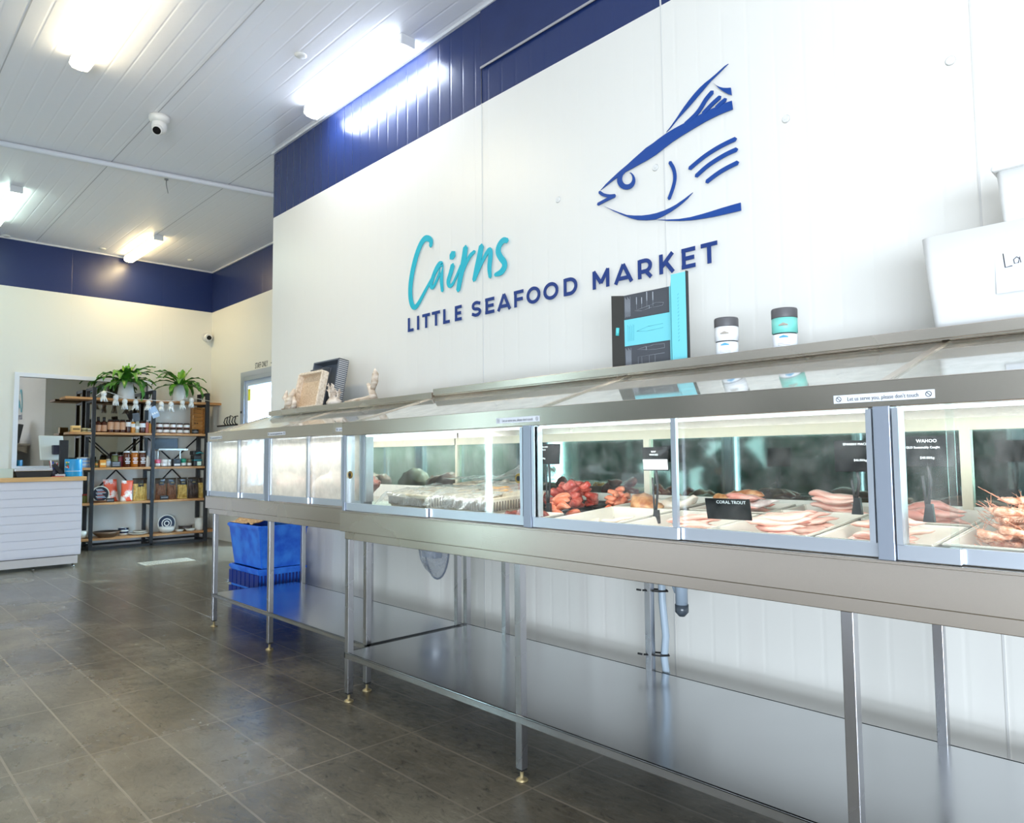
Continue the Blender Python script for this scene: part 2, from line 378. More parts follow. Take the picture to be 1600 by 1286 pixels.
# ------------------------------------------------------------------ the setting
XF, YW, YR, YS, XR, ZC, ZB = -11.42, 3.05, 4.35, -3.0, 5.4, 4.21, 3.555
XCOR = -6.51
m = MB(); m.box(XF-2.2, XR+.1, YS-.1, YR+1.6, -0.08, 0); m.build('floor', FLOOR, kind='structure')
m = MB(); m.box(XF-.1, XR+.1, YS-.1, YR+.1, ZC, ZC+.08)
for y in (-1.35, -0.25, 0.85, 1.95, 3.05): m.box(XF, XR, y-.004, y+.004, ZC-.002, ZC+.01, 1)
m.build('ceiling', [CEIL, mat('ceiling_joint', (186, 186, 192), .6)], kind='structure')
m = MB()
m.box(XCOR, XR+.1, YW, YW+.12, 0, ZB, 0); m.box(XCOR, XR+.1, YW, YW+.12, ZB, ZC, 1)
for x in (-3.44, -2.03, -.66, .74): m.box(x-.004, x+.004, YW-.003, YW+.01, .0, ZB, 2)
m.box(-3.445, -3.437, YW-.004, YW+.01, ZB, ZC, 3)
m.box(-2.034, -2.026, YW-.004, YW+.01, ZB, 3.80, 2)
m.build('wall_right', [WALLW, WALLB, mat('panel_joint', (214, 212, 208), .5), mat('navy_joint', (20, 28, 60), .5)], kind='structure')
m = MB(); m.box(-3.437, XR, YW-.012, YW, 3.80, ZC, 0); m.box(-3.437, XR, YW-.018, YW-.0125, 3.785, 3.80, 1)
m.build('trim_1', [WALLBS, mat('pale_edge', (168, 165, 168), .5)], kind='structure')
m = MB(); m.box(XCOR, XCOR+.12, YW+.12, YR, 0, ZB, 0); m.box(XCOR, XCOR+.12, YW+.12, YR, ZB, ZC, 1)
m.build('wall_return', [RECW, RECB], kind='structure')
# far wall with the office window opening
wy0, wy1, wz0, wz1 = 1.80, 3.44, 1.13, 2.37
m = MB()
m.box(XF-.1, XF, YS, YR, 0, wz0, 0); m.box(XF-.1, XF, YS, wy0, wz0, wz1, 0); m.box(XF-.1, XF, wy1, YR, wz0, wz1, 0)
m.box(XF-.1, XF, YS, YR, wz1, ZB, 0); m.box(XF-.1, XF, YS, YR, ZB, ZC, 1)
m.build('wall_back', [FARW, FARB], kind='structure')
# recess wall with cold room door opening
dx0, dx1, dz1 = -10.10, -8.95, 2.38
m = MB()
m.box(XF-.1, dx0, YR, YR+.1, 0, dz1, 0); m.box(dx1, XCOR+.12, YR, YR+.1, 0, dz1, 0)
m.box(XF-.1, XCOR+.12, YR, YR+.1, dz1, ZB, 0); m.box(XF-.1, XCOR+.12, YR, YR+.1, ZB, ZC, 1)
m.build('wall_recess', [RECW, RECB], kind='structure')
m = MB(); m.box(XR, XR+.1, YS, YW, 0, ZC); m.build('wall_side', WALLW, kind='structure')
# shop front: piers, sill and glazing bars
m = MB()
m.box(XF-.1, -8.2, YS-.1, YS, 0, ZC); m.box(-7.3, -7.2, YS-.1, YS, 0, ZC); m.box(0.3, .6, YS-.1, YS, 0, ZC); m.box(5.1, XR+.1, YS-.1, YS, 0, ZC); m.box(.6, 5.1, YS-.1, YS, 2.7, ZC)
m.box(-8.2, -7.3, YS-.1, YS, 2.9, ZC); m.box(-7.2, .3, YS-.1, YS, 3.4, ZC); m.box(-7.2, .3, YS-.1, YS, 0, .03)
m.build('wall_front', WALLW, kind='structure')
m = MB()
for x in (-7.2, -5.33, -3.46, -1.6, .26): m.box(x, x+.05, YS-.08, YS-.02, .03, 3.4)
for z in (.03, 2.5, 3.35): m.box(-7.15, .26, YS-.075, YS-.025, z, z+.05)
m.build('window_2', BLK, kind='structure')
# window 1
m = MB(); t = .02
m.box(XF-.02, XF+.02, wy0-.035, wy0+t, wz0-.035, wz1+.035); m.box(XF-.02, XF+.02, wy1-t, wy1+.035, wz0-.035, wz1+.035)
m.box(XF-.018, XF+.018, wy0+t, wy1-t, wz1-t, wz1+.035); m.box(XF-.018, XF+.018, wy0+t, wy1-t, wz0-.035, wz0+t)
w1 = m.build('window_1', mat('window_frame_white', (226, 230, 238), .35), kind='structure')
m = MB(); m.box(XF-.035, XF-.028, wy0, wy1, wz0, wz1)
m.build('window_pane', glass('reflective_window', tint=(.55, .52, .46), base=.38, rough=.01, amount=.8), w1)
m = MB(); m.box(XF-.9, XF-.1, wy0-.5, wy1+.7, .6, .65, 0); m.box(XF-.95, XF-.9, wy0-.5, wy1+.7, .6, 2.9, 0)
m.box(XF-.95, XF-.1, wy0-.55, wy0-.5, .6, 2.9); m.box(XF-.95, XF-.1, wy1+.7, wy1+.75, .6, 2.9); m.box(XF-.95, XF-.1, wy0-.55, wy1+.75, 2.9, 2.95)
m.build('wall_office', mat('office_cream', (196, 176, 146), .8), kind='structure')
# door 1
m = MB()
m.box(dx0-.07, dx0+.05, YR-.05, YR+.06, 0, dz1+.02); m.box(dx1-.05, dx1+.07, YR-.05, YR+.06, 0, dz1+.02); m.box(dx0-.07, dx1+.07, YR-.052, YR+.062, dz1+.02, dz1+.09); m.box(dx0+.05, dx1-.05, YR-.048, YR+.058, dz1-.04, dz1+.02)
d1 = m.build('door_1', mat('grey_door_frame', (176, 182, 194), .3, .4), kind='structure')
m = MB(); a = .075
m.box(dx0+.05, dx0+.05+a, YR-.02, YR+.03, .05, dz1-.04); m.box(dx1-.05-a, dx1-.05, YR-.02, YR+.03, .05, dz1-.04)
m.box(dx0+.05+a, dx1-.05-a, YR-.019, YR+.029, dz1-.04-a, dz1-.04); m.box(dx0+.05+a, dx1-.05-a, YR-.019, YR+.029, .05, .05+a)
m.build('door_leaf_frame', mat('pale_blue_frame', (196, 206, 222), .3), d1)
m = MB(); m.box(dx0+.05+a, dx1-.05-a, YR, YR+.008, .05+a, dz1-.04-a); m.build('door_pane', GLASSC, d1)
m = MB(); m.box(dx0+.13, dx0+.21, YR-.024, YR-.020, 2.05, 2.22); m.build('warning_sticker', mat('yellow_sticker', (236, 232, 60), .5), d1)
m = MB(); m.box(dx0-.06, dx0-.055+.02, YR-.065, YR-.05, 1.55, 1.60, 0); m.box(dx0-.045, dx0-.02, YR-.06, YR-.05, 1.88, 1.91, 0); m.build('door_latch', RUBBER, d1)
# cold room behind the glass door: lit box
m = MB()
m.box(dx0-.3, dx1+.4, YR+1.4, YR+1.45, 0, 2.6); m.box(dx0-.35, dx0-.3, YR+.1, YR+1.45, 0, 2.6); m.box(dx1+.4, dx1+.45, YR+.1, YR+1.45, 0, 2.6); m.box(dx0-.35, dx1+.45, YR+.1, YR+1.45, 2.6, 2.65)
m.build('wall_coldroom', mat('cold_room_panel', (214, 230, 246), .5), kind='structure')
area('cold_room_lamp', (dx0+.5, YR+.7, 2.55), (0, 0, 0), .8, .8, 240, (.62, .82, 1.0))
m = MB(); m.box(XF, XR, YW-.0, YW-.0, 0, 0) if False else m.box(XCOR, XR, YW-.018, YW, 0, .09); m.build('baseboard_right', WHP, kind='structure')
m = MB(); m.box(XF, XF+.015, YS, YR, 0, .09); m.build('baseboard_back', WHP, kind='structure')
m = MB(); m.tube([(-7.98, 1.0, ZC-.03), (-7.53, 3.5, ZC-.03), (-7.38, YR, ZC-.03)], .028, 8)
m.tube([(-8.7, YS, ZC-.03), (-7.98, 1.0, ZC-.03)], .028, 8); m.build('trim_2', mat('conduit_white', (222, 222, 228), .4), kind='structure')
# cornice beads
m = MB(); m.box(XCOR-.01, XR, YW-.022, YW-.0001, ZC-.022, ZC-.001); m.box(XF+.001, XF+.022, YS, YR, ZC-.022, ZC-.001); m.box(XF, XCOR, YR-.022, YR-.001, ZC-.022, ZC-.001)
m.build('trim_3', mat('cornice_white', (214, 214, 218), .5), kind='structure')
# outdoors beyond the shop front
m = MB()
for k in range(150):
    hx = random.uniform(-17, 0); hz = random.uniform(.2, 3.2); r_ = random.uniform(.35, .7)
    t_ = bmesh.new(); bmesh.ops.create_icosphere(t_, subdivisions=2, radius=r_)
    for v in t_.verts: v.co = v.co*(1+.35*noise.noise(v.co*5+Vector((k, 0, 0)))) + Vector((hx, -5.6+random.uniform(-.3, .3), hz))
    m.merge(t_, 0, sm=False)
m.build('hedge', noisy('hedge_leaves', (16, 38, 30), (58, 92, 66), 9, (.6, .8), .6), kind='stuff', label='dark green hedge outside the shop front', cat='hedge')
m = MB(); m.box(-16, 8, -14, YS-.1, -.12, -.02); m.build('ground', noisy('car_park_asphalt', (120, 120, 118), (150, 150, 146), 4, (.8, .9)), kind='structure')

# ------------------------------------------------------------------ ceiling lamps
def ceiling_lamp(x0, x1, y, col, strength, power, label, grp='fluorescent battens on the ceiling'):
    xc = (x0+x1)/2
    t = thing('ceiling_light', (xc, y, ZC), label, 'ceiling light', grp)
    m = MB(); m.box(x0, x1, y-.055, y+.055, ZC-.035, ZC-.001, bev=.006)
    m.box(x0-.012, x0+.03, y-.06, y+.06, ZC-.075, ZC-.001, bev=.006); m.box(x1-.03, x1+.012, y-.06, y+.06, ZC-.075, ZC-.001, bev=.006)
    m.build('housing', mat('lamp_housing_white', (224, 224, 226), .4), t)
    m = MB(); pr = [(y-.062, ZC-.035), (y-.07, ZC-.07), (y-.05, ZC-.098), (y, ZC-.106), (y+.05, ZC-.098), (y+.07, ZC-.07), (y+.062, ZC-.035)]
    m.prism([(x0+.03, a, b) for a, b in pr], (x1-x0-.06, 0, 0))
    m.build('diffuser', mat('lamp_%d_%d' % (col[2], int(strength)), (255, 255, 255), .4, emit=strength, ecol=col), t)
    a = area('lamp_glow', (0, 0, -.12), (0, 0, 0), x1-x0-.1, .12, power*.4, rgb(col)[:3]); a.parent = t
    return t
ceiling_lamp(-5.93, -4.53, 1.245, (255, 238, 196), 12, 24, 'warm white batten at the upper left, nearest the viewer')
ceiling_lamp(-5.45, -4.03, 2.87, (226, 238, 255), 12, 16, 'cool white batten beside the blue band of the long wall')
ceiling_lamp(-10.7, -9.2, 1.38, (226, 255, 238), 7, 10, 'greenish white batten at the far left edge')
ceiling_lamp(-11.3, -9.98, 3.08, (255, 226, 168), 11, 20, 'warm yellow batten over the far corner')
ceiling_lamp(-0.9, 0.5, 1.245, (255, 244, 220), 3, 3, 'batten over the near end of the shop')
ceiling_lamp(0.5, 1.9, 2.6, (236, 242, 255), 3, 3, 'cool batten by the near wall')
ceiling_lamp(-5.9, -4.5, -1.2, (240, 244, 255), 4, 6, 'batten over the shop front side')
ceiling_lamp(-.9, .5, -1.2, (240, 244, 255), 3, 4, 'batten over the entrance side')

# ------------------------------------------------------------------ display cabinets
def door_set(t, xa, xm, xb, yf, z0, z1, framed, gmat, handles=()):
    "two sliding panes between posts xa and xb meeting at xm"
    for k, (x0, x1, y) in enumerate(((xa, xm+.015, yf+.012), (xm-.015, xb, yf+.030))):
        d = MB(); d.box(x0, x1, y-.007, y+.007, z0, z0+.038, bev=.002)
        if framed:
            w = .016
            d.box(x0, x0+w, y-.007, y+.007, z0+.038, z1); d.box(x1-w, x1, y-.007, y+.007, z0+.038, z1)
        dr = d.build('sliding_door', ALU, t, org=(x0, y, z0))
        p = MB(); p.box(x0+.004, x1-.004, y-.002, y+.002, z0+.036, z1)
        p.build('pane', gmat, dr)
        if k < len(handles) and handles[k] is not None:
            h = MB(); hx = handles[k]
            h.tube([(hx, y-.008, (z0+z1)/2-.01), (hx, y-.002, (z0+z1)/2-.01)], .019, 18, 0); h.tube([(hx, y-.0095, (z0+z1)/2-.01), (hx, y-.008, (z0+z1)/2-.01)], .010, 12, 1)
            h.build('finger_pull', [mat('brass_ring', (150, 122, 70), .3, .9), ALUD], dr)

def leg_part(t, x, y, ztop, w=.032, zb=.044):
    m = MB(); m.box(x, x+w, y, y+w, zb, ztop, bev=.002); m.box(x+.002, x+w-.002, y+.002, y+w-.002, zb-.006, zb, 1)
    lg = m.build('leg', [STEELV, RUBBER], t, org=(x+w/2, y+w/2, zb))
    m = MB(); c = (x+w/2, y+w/2, 0); m.lathe([(0, 0), (.024, 0), (.024, .004), (.016, .009), (.007, .014), (.007, zb+.002), (0, zb+.002)], c, 16)
    m.build('foot', mat('brass_foot', (178, 160, 120), .35, .8), lg)

def cabinet(name, label, X0, X1, yf, ledge_y, zf, zfb, zub, zh0, zh1, zledge, sh_top, sh_bot, fronts, rears, posts, joins, bars, framed, gmats, notices, fudge=.0, yback=2.66):
    t = thing(name, (X0, yf, 0), label, 'display cabinet')
    # front apron and tray body
    m = MB(); m.box(X0-.012, X1, yf-.004, yf+.012, zfb, zf-.006, bev=.003); m.box(X0-.012, X1, yf-.004, yf+.05, zf-.010, zf, bev=.003)
    m.box(X0-.012, X0, yf, yback, zfb, zf, 0); m.box(X1-.012, X1, yf, yback, zfb, zf, 0)
    m.build('apron', STEEL, t)
    m = MB(); m.box(X0, X1, yf+.02, yf+.05, zub, zfb+.004, bev=.002); m.box(X0, X1, yback-.03, yback, zub, zfb+.004); m.box(X0, X0+.03, yf+.05, yback-.03, zub, zfb+.004); m.box(X1-.03, X1, yf+.05, yback-.03, zub, zfb+.004)
    m.build('under_rail', STEEL, t)
    # sloping deck for the trays and its underside
    m = MB(); s_ = .07
    m.prism([(X0, yf+.045, zf-.025), (X0, yback, zf-.025+s_*(yback-yf-.045)), (X0, yback, zf-.04+s_*(yback-yf-.045)), (X0, yf+.045, zf-.04)], (X1-X0-.012, 0, 0))
    m.box(X0, X1-.012, yf+.03, yback-.01, zfb, zfb+.006)
    m.build('tray_deck', STEEL, t)
    # header
    m = MB(); m.box(X0, X1, yf, yf+.014, zh0, zh1, bev=.002); m.box(X0, X1, yf, yf+.06, zh1-.004, zh1, bev=.0015); m.box(X0, X1, yf+.014, yf+.075, zh0, zh0+.004)
    m.build('header', STEEL, t)
    # back: rail, mirror lining, top panel
    m = MB(); m.box(X0, X1, yback-.03, yback, 1.285, 1.325, 0); m.box(X0, X1, yback-.028, yback, zf, 1.01+.03, 1)
    for bx in bars: m.box(bx-.012, bx+.018, yback-.034, yback, zf, 1.285, 0)
    m.box(X0, X0+.02, yback-.034, yback, zf, 1.285, 0)
    m.build('back_frame', [mat('cream_aluminium', (226, 214, 190), .4, .3), CRM], t)
    m = MB(); m.box(X0, X1, yback-.018, yback-.01, 1.04, 1.285); m.build('back_mirror', mat('dark_green_mirror', (132, 158, 150), .05, 1.0), t)
    m = MB(); m.prism([(X0, yback-.01, 1.325), (X0, yback, 1.325), (X0, yback, zledge-.03), (X0, yback-.01, zledge-.03)], (X1-X0, 0, 0)); m.build('back_panel', STEEL, t)
    # roof panes and bars
    br = [X0]+list(bars)+[X1]
    for i in range(len(br)-1):
        m = MB(); a, b = br[i]+.012, br[i+1]-.012
        m.prism([(a, yf+.055, zh1-.001), (a, ledge_y+.03, zledge-.042), (a, ledge_y+.03, zledge-.047), (a, yf+.055, zh1-.006)], (b-a, 0, 0))
        m.build('roof_pane', GLASSR, t)
    for bx in br:
        w = .011; m = MB(); m.prism([(bx-w, yf+.04, zh1+.001), (bx-w, ledge_y+.03, zledge-.038), (bx-w, ledge_y+.03, zledge-.056), (bx-w, yf+.04, zh1-.018)], (2*w, 0, 0))
        m.build('roof_bar', STEEL, t)
    # posts and end
    for px, w in posts:
        m = MB(); m.box(px, px+w, yf-.002, yf+.05, zf, zh0+.002, bev=.002)
        if framed:
            for s in (-1, 1):
                x0 = px-.022 if s < 0 else px+w
                m.box(x0+.004, x0+.018, yf+.0, yf+.045, zf+.04, zh0-.004, 1); 
        m.build('post', [mat('post_steel', (158, 166, 180), .38, .7), ALU], t)
    for k, (a, j, b, fr, hs) in enumerate(joins): door_set(t, a, j, b, yf, zf+.002, zh0, fr, gmats[k], hs)
    # strip light under the header
    m = MB(); m.box(X0+.06, X1-.06, yf+.085, yf+.115, zh0+.012, zh0+.03, 0); m.tube([(X0+.08, yf+.1, zh0+.004), (X1-.08, yf+.1, zh0+.004)], .011, 10, 1)
    m.build('strip_light', [WHP, mat('cabinet_tube', (255, 255, 255), .4, emit=3, ecol=(236, 246, 255))], t)
    a = area('cabinet_glow', ((X1-X0)/2, .11, zh0-.012), (math.radians(14), 0, 0), X1-X0-.3, .05, (3.0 if X0 < -5 else 1.9)*(X1-X0), (0.95, 0.98, 1.0)); a.parent = t
    # stand
    zt = (sh_top+sh_bot)/2
    for x in fronts: leg_part(t, x, yf+.028, zub)
    for x in rears: leg_part(t, x, 2.70, zub, zb=.05)
    m = MB(); m.box(fronts[0], fronts[-1]+.032, yf+.024, 2.735, sh_top-.006, sh_top, bev=.0015); m.box(fronts[0], fronts[-1]+.032, yf+.024, yf+.034, sh_bot, sh_top, bev=.002)
    m.box(fronts[0], fronts[-1]+.032, 2.725, 2.735, sh_bot, sh_top); m.box(fronts[-1]+.022, fronts[-1]+.032, yf+.024, 2.735, sh_bot, sh_top); m.box(fronts[0], fronts[0]+.01, yf+.024, 2.735, sh_bot, sh_top)
    m.build('lower_shelf', SHELFST, t)
    for nx, nw, zc, clear in notices:
        m = MB(); m.box(nx-nw/2, nx+nw/2, yf-.0015, yf-.0004, zc-.0105, zc+.0105, 0)
        add_text(m, "Let us serve you, please don't touch", nw/16.5, (nx, yf-.0018, zc-.001), sx=.80, m=1, ext=.0003)
        for s in (-1, 1):
            cx = nx+s*nw*.445; r = .0062
            ring = [(cx+r*math.cos(a), yf-.0022, zc+r*math.sin(a)) for a in np.linspace(0, 2*PI, 17)]
            m.tube(ring, .0007, 4, 1); m.tube([(cx-r*.7, yf-.0022, zc+r*.7), (cx+r*.7, yf-.0022, zc-r*.7)], .0007, 4, 1)
        m.build('notice_strip', [mat('notice_silver', (206, 208, 214), .4), TXTK], t, label='silver strip asking customers not to touch')
    return t

cab2 = cabinet('display_cabinet', 'long stainless seafood cabinet with clear panes nearest the viewer, filled with trays of fish', -3.215, 0.62, 1.886, 2.47, .950, .846, .806, 1.327, 1.394, 1.60, .2436, .2130,
        [-3.223, -1.99, -.770, .47], [-3.236, -2.909, -1.957, -.786, .45], [(-3.205, .022), (-1.907, .040), (-.661, .040), (.58, .03)],
        [(-3.18, -2.532, -1.91, False, (-3.145, -1.955)), (-1.865, -1.256, -.663, True, ()), (-.619, -.497, .0, False, ()), (.0, .29, .58, False, ())],
        [-1.880, -.648], True, [GLASSD, GLASSC, GLASSD, GLASSC], [(-.637, .235, 1.352, 1), (-1.935, .235, 1.352, 0)])
cab1 = cabinet('display_cabinet', 'shorter stainless cabinet with misted panes at the far end of the counter', -5.40, -3.25, 2.040, 2.47, .945, .855, .815, 1.345, 1.412, 1.585, .2400, .2150,
        [-5.345, -4.44, -3.30], [-5.22, -4.26, -3.32], [(-5.395, .025), (-4.43, .06), (-3.28, .03)],
        [(-5.36, -4.87, -4.44, True, ()), (-4.365, -3.885, -3.29, True, ())],
        [-4.33], True, [GLASSF, GLASSF], [(-5.24, .22, 1.372, 1), (-4.27, .24, 1.372, 0), (-3.42, .24, 1.372, 0)], yback=2.68)

# ledge behind both cabinets
def ledge(x0, x1, z, label):
    m = MB(); m.box(x0, x1, 2.47, YW-.02, z-.004, z, bev=.001); m.box(x0, x1, 2.462, 2.474, z-.036, z, bev=.002); m.box(x0, x1, 2.474, 2.50, z-.040, z-.036)
    m.box(x0, x0+.006, 2.474, YW-.02, z-.036, z-.004); m.box(x1-.006, x1, 2.474, YW-.02, z-.036, z-.004)
    t = m.build('wall_shelf', STEEL, org=(x0, 2.47, z), label=label, cat='shelf')
    for bx in np.arange(x0+.25, x1-.1, .9):
        b = MB(); b.prism([(bx, YW-.02, z-.004), (bx, 2.56, z-.004), (bx, 2.60, z-.03), (bx, YW-.02, z-.20)], (.004, 0, 0)); b.build('bracket', STEEL, t)
    return t
ledge(-5.30, -3.225, 1.583, 'stainless ledge behind the misted cabinet, holding baskets and coral')
ledge(-3.21, 1.2, 1.60, 'stainless ledge behind the clear cabinet, holding boxes and jars')

# ------------------------------------------------------------------ wall sign
def W2(u, v):
    p = at(u, v, 'y', YW-.004); return (p.x, p.z)
def wall_poly(mb, pts, y=YW-.012, th=.005, m=0):
    mb.prism([(x, y, z) for x, z in pts], (0, th, 0), m)
def crop(u0, v0, s): return lambda p: W2(u0+p[0]*s, v0+p[1]*s)
K = crop(900, 80, 300/1286)
m = MB()
_fy = YW-.012
def fpoly(pts):
    global _fy; _fy -= .0003; wall_poly(m, [K(p) for p in pts], y=_fy)
def fstroke(pts, w):
    q = [K(p) for p in pts]; sc = .00112
    global _fy; _fy -= .0003; wall_poly(m, stroke(q, w*sc*.9 if not isinstance(w, (list, tuple)) else [a*sc*.9 for a in w], 2), y=_fy)
fpoly([(1025, 88), (1000, 104), (940, 158), (905, 188), (870, 215), (835, 247), (800, 285), (765, 328), (730, 375), (705, 412), (680, 450), (645, 500), (610, 545), (636, 520), (660, 490), (690, 452), (720, 420), (760, 376), (800, 330), (840, 282), (880, 235), (910, 200), (945, 168)])
fpoly([(170, 934), (205, 893), (250, 850), (300, 804), (350, 762), (390, 725), (430, 690), (475, 650), (520, 620), (565, 585), (612, 552), (665, 520), (725, 488), (780, 458), (860, 415), (900, 395), (960, 370), (1005, 350), (1048, 335), (1055, 392), (1008, 410), (960, 430), (915, 452), (870, 475), (815, 507), (760, 540), (705, 574), (650, 610), (595, 652), (540, 695), (485, 730), (430, 760), (380, 788), (330, 815), (285, 845), (240, 878), (205, 906)])
fpoly([(925, 215), (945, 232), (968, 243), (990, 249), (1018, 250), (1042, 248), (1047, 297), (1028, 292), (1010, 283), (985, 269), (962, 252)])
fstroke([(916, 278), (875, 325), (845, 378), (815, 420), (775, 460), (738, 492)], 23)
fstroke([(968, 312), (930, 345), (890, 385), (858, 420)], 21)
fstroke([(1006, 328), (980, 348), (945, 382)], 20)
for q in ([(1072, 592), (1010, 620), (940, 658), (860, 710), (768, 788)], [(1080, 662), (1020, 688), (950, 728), (880, 775), (812, 838)], [(1087, 750), (1000, 793), (940, 832), (883, 877)]): fstroke(q, 21)
fstroke([(636, 748), (662, 790), (672, 850), (658, 915), (630, 990)], 18)
ey = [(343+60*math.cos(a), 868+62*math.sin(a)) for a in np.linspace(-1.0, 4.55, 26)]
ei = [(350+36*math.cos(a), 855+41*math.sin(a)) for a in np.linspace(4.2, -1.15, 26)]
fpoly(ey+ei)
fstroke([(165, 947), (190, 966), (230, 974), (266, 970)], 17); fstroke([(266, 972), (210, 998), (155, 1028)], 17)
fpoly([(195, 1040), (245, 1062), (300, 1083), (350, 1100), (400, 1104), (450, 1104), (500, 1098), (550, 1087), (600, 1070), (640, 1052), (680, 1030), (735, 992), (790, 950), (755, 990), (720, 1022), (680, 1053), (640, 1080), (590, 1108), (540, 1130), (480, 1135), (420, 1133), (375, 1122), (330, 1105), (260, 1075)])
fpoly([(545, 1132), (620, 1131), (700, 1127), (775, 1115), (850, 1095), (915, 1076), (980, 1055), (1045, 1036), (1110, 1018), (1113, 1070), (1060, 1083), (1000, 1097), (925, 1113), (850, 1126), (775, 1136), (700, 1140), (620, 1139)])
m.build('fish_emblem', mat('emblem_blue', (8, 66, 146), .5), org=tuple([at(1040, 240, 'y', YW)[0], YW, at(1040, 240, 'y', YW)[2]]), label='large blue line-drawn fish head emblem on the white wall', cat='sign')
K2 = crop(620, 340, 540/1600)
sc2 = .0027
m = MB()
def b2(pts, w):
    q = [K2(p) for p in pts]; ww = [a*sc2*.85 for a in w] if isinstance(w, (list, tuple)) else w*sc2*.85
    global _by; _by -= .0004; wall_poly(m, stroke(q, ww, 2), y=_by, th=.0045)
_by = YW-.012
b2([(160, 132), (163, 108), (150, 96), (132, 97), (112, 125), (92, 180), (76, 245), (66, 310), (65, 365), (72, 405), (86, 420), (103, 400), (128, 352), (152, 308), (178, 262), (205, 218)], [14, 17, 19, 20, 20, 21, 21, 20, 19, 18, 16, 14, 12, 11, 10, 8])
b2([(212, 212), (200, 212), (182, 245), (166, 290), (160, 322), (172, 326), (190, 288), (208, 240), (212, 212), (210, 262), (210, 300), (214, 340)], [12, 14, 16, 15, 14, 11, 10, 11, 14, 15, 14, 11])
b2([(262, 222), (252, 262), (240, 296), (246, 320), (262, 312), (282, 268), (300, 222)], [18, 17, 16, 13, 10, 9, 8])
b2([(266, 168), (256, 184)], [24, 22])
b2([(322, 140), (314, 200), (300, 268), (288, 336)], [20, 22, 21, 17]); b2([(296, 292), (318, 226), (342, 178), (364, 158)], [9, 11, 13, 10])
b2([(396, 134), (386, 190), (374, 240), (362, 290)], [20, 22, 20, 14]); b2([(366, 286), (392, 222), (420, 165), (438, 145), (438, 185), (432, 235), (437, 276)], [9, 11, 13, 16, 17, 16, 11])
b2([(516, 108), (498, 104), (478, 130), (472, 160), (486, 188), (504, 208), (504, 232), (488, 256), (460, 266)], [14, 17, 19, 19, 18, 18, 19, 18, 10])
m.build('cursive_sign_lettering', TEAL, org=tuple([at(715, 430, 'y', YW)[0], YW, at(715, 430, 'y', YW)[2]]), label='turquoise brush-script word Cairns on the wall', cat='sign')
# block capitals: strokes on a unit height grid
def arc(cx, cy, rx, ry, a0, a1, n=12): return [(cx+rx*math.cos(math.radians(a0+(a1-a0)*i/n)), cy+ry*math.sin(math.radians(a0+(a1-a0)*i/n))) for i in range(n+1)]
LET = {'L': (.56, [[(.09, 1), (.09, 0)], [(.0, .09), (.56, .09)]]), 'I': (.18, [[(.09, 1), (.09, 0)]]), 'T': (.72, [[(.36, 1), (.36, 0)], [(0, .91), (.72, .91)]]),
 'E': (.60, [[(.09, 1), (.09, 0)], [(0, .91), (.6, .91)], [(.09, .5), (.55, .5)], [(0, .09), (.6, .09)]]), 'F': (.60, [[(.09, 1), (.09, 0)], [(0, .91), (.6, .91)], [(.09, .47), (.55, .47)]]),
 'S': (.62, [[(.58, .82)]+arc(.32, .70, .23, .21, 50, 250, 10)+arc(.32, .29, .25, .20, 70, -140, 12)+[(.03, .2)]]),
 'A': (.86, [[(.02, 0), (.43, 1)], [(.84, 0), (.43, 1)], [(.16, .26), (.70, .26)]]), 'O': (.96, [arc(.48, .5, .40, .41, 0, 360, 30)]),
 'D': (.82, [[(.09, 1), (.09, 0)], [(.09, .91), (.36, .91)]+arc(.36, .5, .37, .41, 90, -90, 14)+[(.36, .09), (.09, .09)]]),
 'M': (.98, [[(.09, 0), (.09, 1)], [(.07, .98), (.49, .28)], [(.91, .98), (.49, .28)], [(.89, 0), (.89, 1)]]),
 'R': (.74, [[(.09, 1), (.09, 0)], [(.09, .91), (.38, .91)]+arc(.38, .63, .27, .28, 90, -90, 12)+[(.38, .35), (.09, .35)], [(.42, .35), (.68, 0)]]),
 'K': (.78, [[(.09, 1), (.09, 0)], [(.70, .98), (.12, .36)], [(.34, .56), (.72, 0)]])}
t = thing('block_sign_lettering', (-2.6, YW, 2.134), 'dark blue capitals reading LITTLE SEAFOOD MARKET below the script word', 'sign'); m = MB(); _ly = YW-.012; nl = 0
for ch, xa, xb in (('L', 55, 80), ('I', 97, 106), ('T', 122, 156), ('T', 167, 203), ('L', 219, 248), ('E', 274, 304), ('S', 351, 393), ('E', 415, 456), ('A', 474, 530), ('F', 549, 592), ('O', 608, 670), ('O', 686, 754), ('D', 779, 843), ('M', 914, 991), ('A', 1018, 1096), ('R', 1124, 1190), ('K', 1224, 1293), ('E', 1328, 1391), ('T', 1418, 1494)):
    vb = 525-(xa-55)*307/1415
    x0 = W2(620+xa*.3375, 340+vb*.3375)[0]; x1 = W2(620+xb*.3375, 340+vb*.3375)[0]
    w, st = LET[ch]; sx = (x1-x0)/w
    for q in st:
        _ly -= .0002
        wall_poly(m, stroke([(x0+a*sx, 2.134+b*.101) for a, b in q], .0205, 0, 0), y=_ly, th=.004)
    nl += 1
    if nl in (6, 13, 19): m.build('word', NAVY, t); m = MB()
